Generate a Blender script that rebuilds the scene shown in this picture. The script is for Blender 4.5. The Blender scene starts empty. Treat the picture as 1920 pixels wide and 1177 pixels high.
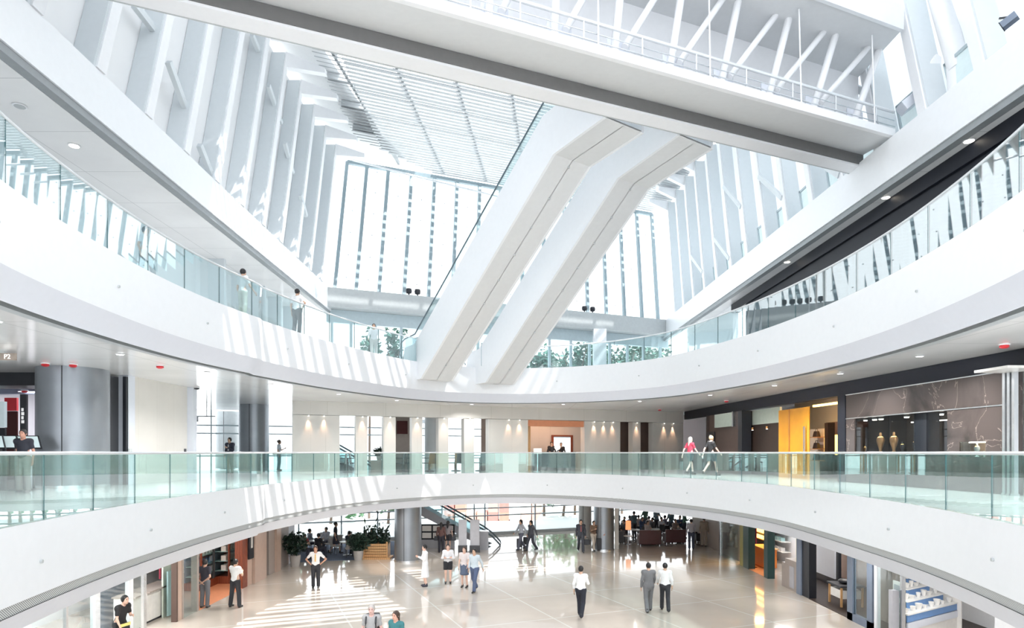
import bpy, math, random
import numpy as np
from mathutils import Vector, Matrix
random.seed(7)
S = bpy.context.scene
COL = S.collection
EZ = 5.55            # eye height above the ground floor
F = 1200.0           # focal length in pixels of the 1920 wide frame
CX, CY = 960.0, 848.0

def P(px, py, Y):
    return Vector(((px-CX)/F*Y, Y, EZ+(CY-py)/F*Y))
def G(px, py, h):
    Y = F*h/(CY-py)
    return Vector(((px-CX)/F*Y, Y, EZ+h))
def Yend(X): return 43.8+.42*X
RK = .294
def SH(X, Y, h):
    k = max(0.0, h-9.9)
    return Vector((X+.01*k, Y+RK*k, EZ+h))

# ------------------------------------------------------------------ materials
def newmat(name):
    m = bpy.data.materials.new(name); m.use_nodes = True
    return m, m.node_tree.nodes, m.node_tree.links
def mat(name, col, rough=.5, metal=0, var=.04, scale=6, spec=.5, emit=None, estr=0, bump=0, coat=0):
    m, n, l = newmat(name)
    b = n['Principled BSDF']
    b.inputs['Roughness'].default_value = rough
    b.inputs['Metallic'].default_value = metal
    b.inputs['Specular IOR Level'].default_value = spec
    if coat: b.inputs['Coat Weight'].default_value = coat
    tc = n.new('ShaderNodeTexCoord'); nz = n.new('ShaderNodeTexNoise')
    nz.inputs['Scale'].default_value = scale; nz.inputs['Detail'].default_value = 3
    l.new(tc.outputs['Object'], nz.inputs['Vector'])
    r = n.new('ShaderNodeValToRGB')
    c0 = tuple(max(0, c*(1-var)) for c in col[:3])+(1,); c1 = tuple(min(1, c*(1+var)) for c in col[:3])+(1,)
    r.color_ramp.elements[0].color = c0; r.color_ramp.elements[0].position = .3
    r.color_ramp.elements[1].color = c1; r.color_ramp.elements[1].position = .7
    l.new(nz.outputs['Fac'], r.inputs['Fac']); l.new(r.outputs['Color'], b.inputs['Base Color'])
    if bump:
        bp = n.new('ShaderNodeBump'); bp.inputs['Strength'].default_value = bump
        l.new(nz.outputs['Fac'], bp.inputs['Height']); l.new(bp.outputs['Normal'], b.inputs['Normal'])
    if emit:
        b.inputs['Emission Color'].default_value = tuple(emit)+(1,); b.inputs['Emission Strength'].default_value = estr
    return m
def glassmat(name, tint, base=.05, gain=.85, power=4, rough=.0, gcol=(1,1,1)):
    m, n, l = newmat(name)
    n.remove(n['Principled BSDF']); out = n['Material Output']
    t = n.new('ShaderNodeBsdfTransparent'); t.inputs['Color'].default_value = tuple(tint)+(1,)
    g = n.new('ShaderNodeBsdfGlossy'); g.inputs['Roughness'].default_value = rough; g.inputs['Color'].default_value = tuple(gcol)+(1,)
    lw = n.new('ShaderNodeLayerWeight'); lw.inputs['Blend'].default_value = .5
    p = n.new('ShaderNodeMath'); p.operation = 'POWER'; p.inputs[1].default_value = power
    a = n.new('ShaderNodeMath'); a.operation = 'MULTIPLY_ADD'; a.inputs[1].default_value = gain; a.inputs[2].default_value = base; a.use_clamp = True
    mx = n.new('ShaderNodeMixShader')
    l.new(lw.outputs['Facing'], p.inputs[0]); l.new(p.outputs[0], a.inputs[0]); l.new(a.outputs[0], mx.inputs['Fac'])
    l.new(t.outputs[0], mx.inputs[1]); l.new(g.outputs[0], mx.inputs[2]); l.new(mx.outputs[0], out.inputs['Surface'])
    return m
def tilemat(name, c1, c2, grout, bw, bh, mortar, rough, rot=0, spec=.5, offset=0):
    m, n, l = newmat(name); b = n['Principled BSDF']
    tc = n.new('ShaderNodeTexCoord'); mp = n.new('ShaderNodeMapping'); mp.inputs['Rotation'].default_value = (0, 0, rot)
    br = n.new('ShaderNodeTexBrick'); br.offset = offset
    br.inputs['Color1'].default_value = c1+(1,); br.inputs['Color2'].default_value = c2+(1,); br.inputs['Mortar'].default_value = grout+(1,)
    br.inputs['Scale'].default_value = 1; br.inputs['Brick Width'].default_value = bw; br.inputs['Row Height'].default_value = bh
    br.inputs['Mortar Size'].default_value = mortar; br.inputs['Mortar Smooth'].default_value = .1
    nz = n.new('ShaderNodeTexNoise'); nz.inputs['Scale'].default_value = .5; nz.inputs['Detail'].default_value = 4
    mx = n.new('ShaderNodeMixRGB'); mx.blend_type = 'MULTIPLY'; mx.inputs[0].default_value = .25
    l.new(tc.outputs['Object'], mp.inputs['Vector']); l.new(mp.outputs[0], br.inputs['Vector']); l.new(tc.outputs['Object'], nz.inputs['Vector'])
    l.new(br.outputs['Color'], mx.inputs[1]); l.new(nz.outputs['Fac'], mx.inputs[2]); l.new(mx.outputs[0], b.inputs['Base Color'])
    b.inputs['Roughness'].default_value = rough; b.inputs['Specular IOR Level'].default_value = spec
    if rough < .09: b.inputs['Coat Weight'].default_value = .6; b.inputs['Coat Roughness'].default_value = .03
    return m
def grillemat(name):
    m, n, l = newmat(name); b = n['Principled BSDF']
    tc = n.new('ShaderNodeTexCoord'); w = n.new('ShaderNodeTexWave'); w.wave_type = 'BANDS'; w.bands_direction = 'DIAGONAL'
    w.inputs['Scale'].default_value = 17; w.inputs['Distortion'].default_value = 0
    r = n.new('ShaderNodeValToRGB'); r.color_ramp.elements[0].color = (.22, .23, .23, 1); r.color_ramp.elements[1].color = (.70, .72, .72, 1)
    r.color_ramp.elements[0].position = .35; r.color_ramp.elements[1].position = .6
    l.new(tc.outputs['Object'], w.inputs['Vector']); l.new(w.outputs['Fac'], r.inputs['Fac']); l.new(r.outputs['Color'], b.inputs['Base Color'])
    b.inputs['Roughness'].default_value = .5
    return m
def marblemat(name, c1, c2, vein, rough=.12, scale=.7):
    m, n, l = newmat(name); b = n['Principled BSDF']
    tc = n.new('ShaderNodeTexCoord'); nz = n.new('ShaderNodeTexNoise'); nz.inputs['Scale'].default_value = scale; nz.inputs['Detail'].default_value = 6; nz.inputs['Distortion'].default_value = 1.2
    r = n.new('ShaderNodeValToRGB'); e = r.color_ramp.elements
    e[0].position = .3; e[0].color = c1+(1,); e[1].position = .75; e[1].color = c2+(1,)
    for p_, c_ in ((.495, c2), (.5, vein), (.505, c2)):
        x = e.new(p_); x.color = c_+(1,)
    l.new(tc.outputs['Object'], nz.inputs['Vector']); l.new(nz.outputs['Fac'], r.inputs['Fac']); l.new(r.outputs['Color'], b.inputs['Base Color'])
    b.inputs['Roughness'].default_value = rough; b.inputs['Specular IOR Level'].default_value = .3
    return m
def woodmat(name, c1, c2, rough=.4, scale=3):
    m, n, l = newmat(name); b = n['Principled BSDF']
    tc = n.new('ShaderNodeTexCoord'); w = n.new('ShaderNodeTexWave'); w.inputs['Scale'].default_value = scale; w.inputs['Distortion'].default_value = 5; w.inputs['Detail'].default_value = 3
    r = n.new('ShaderNodeValToRGB'); r.color_ramp.elements[0].color = c1+(1,); r.color_ramp.elements[1].color = c2+(1,)
    l.new(tc.outputs['Object'], w.inputs['Vector']); l.new(w.outputs['Fac'], r.inputs['Fac']); l.new(r.outputs['Color'], b.inputs['Base Color'])
    b.inputs['Roughness'].default_value = rough
    return m

M = {}
M['white'] = mat('white_paint', (.86, .875, .90), .38, var=.012)
M['fascia'] = mat('white_fascia_panel', (.855, .88, .91), .3, var=.01)
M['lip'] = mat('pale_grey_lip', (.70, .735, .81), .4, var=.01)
M['soffit'] = tilemat('satin_soffit_panel', (.97,.975,.975), (.965,.97,.97), (.62,.63,.64), 3.2, 2.4, .010, .14, spec=.6)
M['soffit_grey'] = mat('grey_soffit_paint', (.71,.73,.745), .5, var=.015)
M['recess_shade'] = mat('painted_recess_shade', (.15, .15, .15), .6)  # shade of the footbridge recess put into the colour
M['gap'] = mat('shadow_gap_grey', (.30, .325, .34), .5)
M['midgrey'] = mat('mid_grey_metal', (.50, .53, .54), .4)
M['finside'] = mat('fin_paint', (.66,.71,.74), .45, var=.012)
M['steel'] = mat('brushed_steel', (.72, .74, .76), .25, metal=1, var=.05)
M['rail'] = mat('handrail_steel', (.78, .81, .84), .3, metal=.4, var=.03)
M['dkrail'] = mat('dark_handrail', (.12, .17, .2), .35, metal=.3)
M['mull'] = mat('blue_grey_mullion', (.45, .54, .58), .4)
M['mulld'] = mat('dark_blue_grey_mullion', (.30,.38,.42), .5, spec=.2)
M['mullw'] = mat('white_mullion', (.8, .83, .86), .4)
M['colmetal'] = mat('grey_column_metal', (.29, .315, .345), .36, metal=.7, var=.05, scale=2)
M['dark'] = mat('charcoal_panel', (.045, .048, .055), .35)
M['black'] = mat('black_paint', (.012, .014, .02), .4)
M['navyblack'] = mat('black_fascia', (.007, .009, .016), .5, spec=.25)
M['cream'] = tilemat('cream_stone_wall', (.79, .765, .72), (.81, .785, .74), (.7, .68, .63), 1.6, 1.1, .006, .35)
M['floor'] = tilemat('polished_tan_stone', (.70, .625, .55), (.73, .655, .58), (.85, .82, .78), 3.2, 3.2, .03, .08, rot=-.3985, spec=.62)
M['floor1'] = tilemat('polished_pale_stone', (.78, .79, .79), (.80, .81, .81), (.66, .67, .67), 1.2, 1.2, .008, .1, spec=.6)
M['carpet'] = mat('blue_grey_carpet', (.10, .13, .19), .9, var=.2, scale=20)
M['glass'] = glassmat('balustrade_glass', (.80, .925, .91), base=.10, gain=.75, power=3)
M['glass2'] = glassmat('balustrade_glass_upper', (.84, .93, .94), base=.10, gain=.75, power=3)
M['edge'] = mat('glass_edge_green', (.05, .14, .15), .2)
M['pane'] = glassmat('window_pane', (.97, .985, .99), base=.03, gain=.7, power=5)
M['shopglass'] = glassmat('shop_glass', (.9, .95, .95), base=.06, gain=.7, power=4)
M['jewelglass'] = glassmat('dark_shop_glass', (.75,.78,.8), base=.03, gain=.25, power=4)
M['marble'] = marblemat('brown_grey_marble', (.030, .026, .025), (.062, .051, .048), (.22, .18, .165))
M['redbrown'] = mat('red_brown_lacquer', (.06, .010, .010), .45, spec=.25)
M['brown'] = mat('brown_panel', (.105, .07, .058), .45, spec=.3)
M['darkbrown'] = mat('dark_brown_panel', (.035, .024, .020), .45, spec=.3)
M['gold'] = mat('amber_panel', (.58, .25, .015), .35, var=.1, scale=1.5)
M['orange'] = mat('orange_lacquer', (.72, .22, .04), .4)
M['terracotta'] = mat('terracotta_panel', (.72, .30, .16), .5)
M['wood'] = woodmat('oak_wood', (.50, .28, .12), (.62, .37, .17))
M['redwood'] = woodmat('red_wood', (.20, .045, .02), (.28, .07, .03))
M['tan'] = mat('tan_stone_panel', (.52, .39, .32), .35)
M['taupe'] = mat('taupe_panel', (.36, .31, .28), .4)
M['leaf'] = mat('dark_leaf', (.014,.038,.024), .5, var=.4, scale=8)
M['tree'] = mat('tree_leaf', (.045, .15, .11), .55, var=.5, scale=2)
M['bush'] = mat('light_leaf', (.14, .30, .15), .55, var=.4, scale=2)
M['bark'] = mat('bark', (.18, .13, .10), .8)
M['pot'] = mat('grey_pot', (.45, .43, .41), .6)
M['leather'] = mat('maroon_leather', (.075, .018, .018), .35)
M['dleather'] = mat('black_leather', (.02, .016, .016), .35)
M['shade'] = mat('orange_lampshade', (.9, .42, .22), .6, emit=(1, .38, .16), estr=.7)
M['red'] = mat('red_plastic', (.55, .02, .03), .4)
M['sign_red'] = mat('dark_red_sign', (.40, .05, .09), .5)
M['lamp'] = mat('lamp_glow', (1, .95, .85), .5, emit=(1, .9, .75), estr=6)
M['lampw'] = mat('white_light_panel', (1, 1, 1), .5, emit=(.95, .98, 1), estr=2.2)
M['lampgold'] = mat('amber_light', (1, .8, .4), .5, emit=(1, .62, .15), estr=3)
M['blue'] = mat('blue_panel', (.14, .28, .55), .4)
M['bluegrey'] = mat('blue_grey_frame', (.16, .20, .27), .35)
M['olive'] = mat('olive_panel', (.28, .27, .10), .5)
M['dkgreen'] = mat('dark_green_panel', (.015, .05, .05), .4)
M['yellow'] = mat('yellow_panel', (.85, .75, .25), .5)
M['taupesign'] = mat('taupe_sign', (.36, .30, .26), .5)
M['letter'] = mat('white_letter', (.95, .95, .93), .5, emit=(1, 1, 1), estr=.5)
M['screen'] = mat('pale_screen', (.5, .6, .62), .2, emit=(.6, .72, .75), estr=.35)
M['out'] = mat('pale_paving', (.7, .72, .72), .7)
M['grille'] = grillemat('linear_vent_grille')
M['ceramic'] = mat('white_ceramic', (.85, .83, .8), .25)
M['bronze'] = mat('bronze_metal', (.65, .33, .13), .3, metal=.8)
M['panelgrey'] = mat('grey_sign_panel', (.44, .45, .49), .5)
M['pvc'] = mat('frosted_panel', (.62, .70, .62), .4)

# ------------------------------------------------------------------ mesh helpers
class MB:
    def __init__(self): self.v = []; self.f = []; self.mi = []; self.cur = 0; self.st = []
    def add(self, vs, fs):
        vs = list(vs); o = len(self.v); self.st.append((o, len(self.f), len(vs), len(fs))); self.v += [tuple(x) for x in vs]
        for f in fs: self.f.append(tuple(i+o for i in f)); self.mi.append(self.cur)
        return self
    def box(self, a, b):
        x0, y0, z0 = (min(a[i], b[i]) for i in range(3)); x1, y1, z1 = (max(a[i], b[i]) for i in range(3))
        return self.add([(x0,y0,z0),(x1,y0,z0),(x1,y1,z0),(x0,y1,z0),(x0,y0,z1),(x1,y0,z1),(x1,y1,z1),(x0,y1,z1)],
                        [(3,2,1,0),(4,5,6,7),(0,1,5,4),(1,2,6,5),(2,3,7,6),(3,0,4,7)])
    def hexa(self, lo, hi):      # two rings of four points, same order
        return self.add(list(lo)+list(hi), [(3,2,1,0),(4,5,6,7),(0,1,5,4),(1,2,6,5),(2,3,7,6),(3,0,4,7)])
    def bar(self, p0, p1, w, h, up=(0,0,1)):
        p0, p1 = Vector(p0), Vector(p1); d = (p1-p0).normalized(); u = Vector(up)
        s = d.cross(u)
        if s.length < 1e-4: s = d.cross(Vector((0,1,0)))
        s.normalize(); u = s.cross(d)
        q = [s*a*w/2+u*b*h/2 for a, b in ((-1,-1),(1,-1),(1,1),(-1,1))]
        return self.hexa([p0+x for x in q], [p1+x for x in q])
    def prism(self, pts, z0, z1):
        n = len(pts); 
        return self.add([(p[0],p[1],z0) for p in pts]+[(p[0],p[1],z1) for p in pts],
            [tuple(range(n-1,-1,-1)), tuple(range(n,2*n))]+[(i,(i+1)%n,(i+1)%n+n,i+n) for i in range(n)])
    def tube(self, p0, p1, r, r2=None, n=12):
        p0, p1 = Vector(p0), Vector(p1); r2 = r if r2 is None else r2
        d = (p1-p0).normalized(); s = d.cross(Vector((0,0,1)))
        if s.length < 1e-4: s = Vector((1,0,0))
        s.normalize(); u = s.cross(d)
        A = [p0+(s*math.cos(t)+u*math.sin(t))*r for t in [2*math.pi*i/n for i in range(n)]]
        B = [p1+(s*math.cos(t)+u*math.sin(t))*r2 for t in [2*math.pi*i/n for i in range(n)]]
        return self.add(A+B, [tuple(range(n)), tuple(range(2*n-1,n-1,-1))]+[(i,i+n,(i+1)%n+n,(i+1)%n) for i in range(n)])
    def path(self, pts, r, n=8):
        pts = [Vector(p) for p in pts]; rings = []
        for i, p in enumerate(pts):
            d = (pts[min(i+1,len(pts)-1)]-pts[max(i-1,0)]).normalized(); s = d.cross(Vector((0,0,1)))
            if s.length < 1e-4: s = Vector((1,0,0))
            s.normalize(); u = s.cross(d)
            rings += [p+(s*math.cos(t)+u*math.sin(t))*r for t in [2*math.pi*k/n for k in range(n)]]
        m = len(pts)
        fs = [tuple(range(n)), tuple(range(m*n-1,(m-1)*n-1,-1))]
        for i in range(m-1):
            for k in range(n): fs.append((i*n+k,(i+1)*n+k,(i+1)*n+(k+1)%n,i*n+(k+1)%n))
        return self.add(rings, fs)
    def lathe(self, c, prof, n=20, sx=1, sy=1):
        c = Vector(c); vs = []; m = len(prof)
        for r, z in prof:
            vs += [c+Vector((math.cos(2*math.pi*k/n)*r*sx, math.sin(2*math.pi*k/n)*r*sy, z)) for k in range(n)]
        fs = [tuple(range(n-1,-1,-1)), tuple(range((m-1)*n, m*n))]
        for i in range(m-1):
            for k in range(n): fs.append((i*n+k,i*n+(k+1)%n,(i+1)*n+(k+1)%n,(i+1)*n+k))
        return self.add(vs, fs)
    def ball(self, c, rx, ry=None, rz=None, n=12, m=7):
        ry = rx if ry is None else ry; rz = rx if rz is None else rz
        c = Vector(c)
        prof = [(max(math.sin(math.pi*i/m), .02), -math.cos(math.pi*i/m)) for i in range(m+1)]
        vs = []
        for r, z in prof: vs += [c+Vector((math.cos(2*math.pi*k/n)*r*rx, math.sin(2*math.pi*k/n)*r*ry, z*rz)) for k in range(n)]
        fs = [tuple(range(n-1,-1,-1)), tuple(range(m*n,(m+1)*n))]
        for i in range(m):
            for k in range(n): fs.append((i*n+k,i*n+(k+1)%n,(i+1)*n+(k+1)%n,(i+1)*n+k))
        return self.add(vs, fs)
    def build(self, name, mats, parent=None, smooth=False, bevel=0):
        me = bpy.data.meshes.new(name); me.from_pydata(self.v, [], self.f)
        mats = mats if isinstance(mats, (list, tuple)) else [mats]
        for m in mats: me.materials.append(M[m] if isinstance(m, str) else m)
        if len(mats) > 1: me.polygons.foreach_set('material_index', self.mi)
        me.update()
        if smooth:
            me.polygons.foreach_set('use_smooth', [True]*len(me.polygons))
            try: me.set_sharp_from_angle(angle=math.radians(40))
            except Exception: pass
        o = bpy.data.objects.new(name, me); COL.objects.link(o)
        if parent is not None:
            o.parent = parent
            o.matrix_parent_inverse = Matrix.Translation(-parent.location) if parent.type == 'EMPTY' and not parent.get('_local') else Matrix()
        if bevel:
            b = o.modifiers.new('bevel', 'BEVEL'); b.width = bevel; b.segments = 2; b.limit_method = 'ANGLE'
        return o
def _each(self, name, m, parent):
    for o, fo, nv, nf in self.st:
        b = MB(); b.add(self.v[o:o+nv], [tuple(i-o for i in f) for f in self.f[fo:fo+nf]]); b.build(name, m, parent)
MB.build_each = _each
def tag(o, label, cat, group=None):
    o['label'] = label; o['category'] = cat
    if group: o['group'] = group
    return o
def struct(o): o['kind'] = 'structure'; return o
def stuff(o, label=None, cat=None):
    o['kind'] = 'stuff'
    if label: o['label'] = label; o['category'] = cat
    return o
def thing(name, label, cat, loc=(0,0,0), group=None, rz=0, local=False):
    o = bpy.data.objects.new(name, None); COL.objects.link(o); o.location = loc; o.rotation_euler = (0,0,rz); o.empty_display_size = .2
    if local: o['_local'] = 1
    return tag(o, label, cat, group)
def copytree(o, loc, rz=None, label=None, parent=None):
    c = o.copy(); COL.objects.link(c)
    if parent is None:
        c.location = loc
        if rz is not None: c.rotation_euler = (0,0,rz)
        if label: c['label'] = label
    else: c.parent = parent
    for ch in list(o.children): copytree(ch, None, None, None, c)
    return c
ORD = ['first','second','third','fourth','fifth','sixth','seventh','eighth','ninth','tenth','eleventh','twelfth','thirteenth','fourteenth','fifteenth','sixteenth','seventeenth','eighteenth']
# ------------------------------------------------------------------ camera, sky, sun
cd = bpy.data.cameras.new('camera'); cam = bpy.data.objects.new('camera', cd); COL.objects.link(cam)
cam.location = (0,0,EZ); cam.rotation_euler = (math.pi/2,0,0)
cd.sensor_width = 36; cd.lens = 36*F/1920; cd.shift_y = (CY-588.5)/1920; cd.clip_end = 500; cd.clip_start = .05
S.camera = cam
w = bpy.data.worlds.new('sky'); S.world = w; w.use_nodes = True
wn = w.node_tree.nodes; wl = w.node_tree.links
bg = wn['Background']; bg.inputs['Strength'].default_value = 2.1
tcw = wn.new('ShaderNodeTexCoord'); sep = wn.new('ShaderNodeSeparateXYZ'); rmp = wn.new('ShaderNodeValToRGB')
rmp.color_ramp.elements[0].color = (.95,.97,1,1); rmp.color_ramp.elements[0].position = .45
rmp.color_ramp.elements[1].color = (.88,.94,1,1); rmp.color_ramp.elements[1].position = .9
wl.new(tcw.outputs['Generated'], sep.inputs[0]); wl.new(sep.outputs['Z'], rmp.inputs['Fac']); wl.new(rmp.outputs['Color'], bg.inputs['Color'])
sd = Vector((-.31, .15, -.94)).normalized()
sl = bpy.data.lights.new('sun', 'SUN'); sl.energy = 8.0; sl.angle = .009; sl.color = (1,.97,.93)
so = bpy.data.objects.new('sun', sl); COL.objects.link(so); so.location = (20,-10,60)
so.rotation_euler = sd.to_track_quat('-Z','Y').to_euler()
vs = S.view_settings; vs.view_transform = 'Standard'; vs.look = 'None'; vs.exposure = 0.36; vs.gamma = 1.0; vs.use_curve_mapping = False
S.display_settings.display_device = 'sRGB'
S.cycles.max_bounces = 8; S.cycles.diffuse_bounces = 4; S.cycles.glossy_bounces = 4; S.cycles.transparent_max_bounces = 24
S.cycles.sample_clamp_indirect = 6; S.cycles.use_denoising = True; S.cycles.caustics_reflective = False; S.cycles.caustics_refractive = False

def arealight(name, loc, sx, sy, e, col=(1,1,1), rot=(0,0,0)):
    d = bpy.data.lights.new(name, 'AREA'); d.shape = 'RECTANGLE'; d.size = sx; d.size_y = sy; d.energy = e; d.color = col
    o = bpy.data.objects.new(name, d); COL.objects.link(o); o.location = loc; o.rotation_euler = rot
    o.visible_camera = True
    return o
def spot(loc, target, e, col=(1,.72,.5), ang=50):
    d = bpy.data.lights.new('downlight_beam', 'SPOT'); d.energy = e; d.color = col; d.spot_size = math.radians(ang); d.spot_blend = .8; d.shadow_soft_size = .03
    o = bpy.data.objects.new('downlight_beam', d); COL.objects.link(o); o.location = loc
    o.rotation_euler = (Vector(target)-Vector(loc)).to_track_quat('-Z','Y').to_euler()

# ------------------------------------------------------------------ the oval opening
def curve(pts, n=150, smooth=10):
    pts = [Vector(p) for p in pts]; out = []
    for i in range(len(pts)-1):
        a, b, c, d = pts[max(i-1,0)], pts[i], pts[i+1], pts[min(i+2,len(pts)-1)]
        for k in range(12):
            t = k/12
            out.append(.5*((2*b)+(c-a)*t+(2*a-5*b+4*c-d)*t*t+(3*b-a-3*c+d)*t**3))
    out.append(pts[-1])
    L = [0]
    for i in range(1,len(out)): L.append(L[-1]+(out[i]-out[i-1]).length)
    res = []; j = 0
    for k in range(n):
        s = L[-1]*k/(n-1)
        while j < len(L)-2 and L[j+1] < s: j += 1
        t = (s-L[j])/max(1e-6, L[j+1]-L[j]); res.append(out[j].lerp(out[j+1], min(1,max(0,t))))
    for _ in range(smooth):
        res = [res[0]]+[(res[i-1]+res[i]*2+res[i+1])/4 for i in range(1,n-1)]+[res[-1]]
    return res
def normals(c):
    r = []
    for i in range(len(c)):
        d = c[min(i+1,len(c)-1)]-c[max(i-1,0)]; nn = Vector((-d.y, d.x)).normalized()
        r.append(nn)
    return r
R1 = curve([(-5.6,3.6),(-6.5,6.4),(-7.05,8.8),(-7.4,10.6),(-7.62,12.1),(-7.75,13.5),(-7.85,14.8),(-7.95,16.8),(-7.9,20.3),(-7.5,22.9),(-6.9,25.8),(-5.6,28.5),(-4.0,30.3),(-2.0,31.8),(0,32.3),(1.5,31.9),(3.94,30.2),(5.9,27.6),(7.4,24.6),(8.3,20.7),(8.3,17.8),(8.1,15),(7.92,12.9),(7.64,11.2),(7.3,9.7),(7.05,8.8),(6.4,6.4),(5.6,3.8)])
R2 = curve([(-6.2,3.8),(-7.2,7.2),(-7.98,9.98),(-8.2,11.6),(-8.37,13.46),(-8.42,15),(-8.38,16.57),(-8.2,18),(-7.93,19.5),(-7.55,21),(-6.8,23.9),(-5.6,26.7),(-4.4,29.0),(-2.6,30.6),(-.8,31.3),(1,31.3),(2.9,30.8),(4.8,29.7),(6.37,28.1),(7.2,26.3),(7.95,23.65),(8.45,21.4),(8.75,18.8),(8.85,17.4),(8.8,14.9),(8.68,13.6),(8.5,12.4),(8.3,11.2),(8.05,10.1),(7.3,7.4),(6.4,4.2)])
N1, N2 = normals(R1), normals(R2)
def jog(c, nn, amt, pxj):       # expansion joint on the left: the near part stands a little proud of the rest
    r = []
    for p, q in zip(c, nn):
        px = CX+F*p.x/p.y
        r.append(p-q*amt if (px < pxj and p.x < 0) else p)
    return r
R1 = jog(R1, N1, .17, 486); R2 = jog(R2, N2, .15, 486)
def sweep(mb, c, nn, prof):
    m = len(prof); vs = []
    for p, q in zip(c, nn):
        for off, h in prof: vs.append((p.x+q.x*off, p.y+q.y*off, EZ+h))
    fs = []
    for i in range(len(c)-1):
        for k in range(m-1):
            fs.append((i*m+k, i*m+k+1, (i+1)*m+k+1, (i+1)*m+k))
    return mb.add(vs, fs)
def outer(p, xl=-20.0, xr=15.0):
    o = Vector((0,19)); d = (p-o); t = 1e9
    if d.x < 0: t = min(t, (xl-o.x)/d.x)
    if d.x > 0: t = min(t, (xr-o.x)/d.x)
    den = d.y-.42*d.x
    if den > 0: t = min(t, (43.8-o.y)/den)
    if d.y < 0: t = min(t, (-2-o.y)/d.y)
    return o+d*t
def slabstrip(c, nn, off, h, name, m, xl=-20., xr=15.):
    vs = []; fs = []; steps = 6
    for p, q in zip(c, nn):
        a = p+q*off; b = outer(p, xl, xr)
        for s in range(steps+1):
            x = a.lerp(b, s/steps); vs.append((x.x, x.y, EZ+h))
    k = steps+1
    for i in range(len(c)-1):
        for s in range(steps): fs.append((i*k+s, (i+1)*k+s, (i+1)*k+s+1, i*k+s+1))
    return struct(MB().add(vs, fs).build(name, m))

struct(MB().prism([(-22,-3),(18,-3),(18,Yend(18)),(-22,Yend(-22))], -.2, 0).build('floor_ground', 'floor'))
slabstrip(R1, N1, .0, -1.02, 'floor_mezzanine', 'floor1')
slabstrip(R1, N1, .55, -2.6, 'ceiling_ground', 'white')
slabstrip(R2, N2, .0, 4.12, 'floor_upper', 'floor1', -14., 13.5)
slabstrip(R2, N2, .72, 2.45, 'ceiling_mezzanine', 'soffit')
mb = MB(); sweep(mb, R1, N1, [(.0,-1.02),(0,-2.10)]); struct(mb.build('trim_1', 'fascia', smooth=True))
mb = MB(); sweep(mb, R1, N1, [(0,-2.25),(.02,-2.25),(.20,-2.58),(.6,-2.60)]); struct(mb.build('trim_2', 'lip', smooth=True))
mb = MB(); sweep(mb, R1, N1, [(0,-2.10),(.025,-2.10),(.025,-2.25),(0,-2.25)])
tag(mb.build('ventilation_grille', 'grille'), 'long curved grey ventilation grille along the lower white balcony edge', 'grille')
mb = MB(); sweep(mb, R2, N2, [(.0,4.12),(0,2.86)]); struct(mb.build('trim_3', 'fascia', smooth=True))
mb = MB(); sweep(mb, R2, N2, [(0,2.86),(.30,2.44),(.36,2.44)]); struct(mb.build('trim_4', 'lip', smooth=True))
mb = MB(); sweep(mb, R2, N2, [(.36,2.44),(.36,2.60),(.52,2.60),(.52,2.42),(.72,2.42),(.72,2.46)]); struct(mb.build('trim_5', 'gap'))

def balustrade(c, nn, h0, h1, pane_len, name, label, gm, rm, rr, post=None, skip=lambda p: False, off=.06):
    t = thing(name, label, 'balustrade')
    L = [0]
    for i in range(1,len(c)): L.append(L[-1]+(c[i]-c[i-1]).length)
    def at(s):
        s = max(0,min(L[-1],s)); j = 0
        while j < len(L)-2 and L[j+1] < s: j += 1
        u = (s-L[j])/max(1e-6,L[j+1]-L[j]); p = c[j].lerp(c[j+1], u); q = nn[j].lerp(nn[j+1], u); return p+q*off, q
    n = int(L[-1]/pane_len)
    runs = [[]]
    for i in range(n):
        s0, s1 = L[-1]*i/n+.008, L[-1]*(i+1)/n-.008
        if skip(at((s0+s1)/2)[0]): 
            if runs[-1]: runs.append([])
            continue
        runs[-1] += [at(L[-1]*(i+k/4)/n) for k in range(5)]
        g = MB(); k = 4; vs = []
        for a in range(k+1):
            p, q = at(s0+(s1-s0)*a/k)
            for o_, h in ((0,h0),(.018,h0),(.018,h1),(0,h1)): vs.append((p.x+q.x*o_, p.y+q.y*o_, EZ+h))
        fs = []
        for a in range(k):
            for e in range(4): fs.append((a*4+e, (a+1)*4+e, (a+1)*4+(e+1)%4, a*4+(e+1)%4))
        g.add(vs, fs); g.cur = 1; g.add(vs, [(0,1,2,3),(k*4+3,k*4+2,k*4+1,k*4)])
        g.build('glass_pane', [gm,'edge'], t)
    hr = MB()
    for r in runs:
        if len(r) > 2: hr.path([(p.x+q.x*.01, p.y+q.y*.01, EZ+h1+rr*.6) for p, q in r], rr)
    hr.build('handrail', rm, t, smooth=True)
    return t
balustrade(R1, N1, -1.02, -.03, 1.55, 'glass_balustrade', 'green-tinted glass balustrade with pale handrail round the lower balcony', 'glass', 'rail', .028)
balustrade(R2, N2, 4.12, 5.16, 1.55, 'glass_balustrade', 'clear blue-tinted glass balustrade with dark handrail round the upper balcony', 'glass2', 'rail', .03,
           skip=lambda p: p.y > 28.9 and -4.4 < p.x < 1.0)

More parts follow.
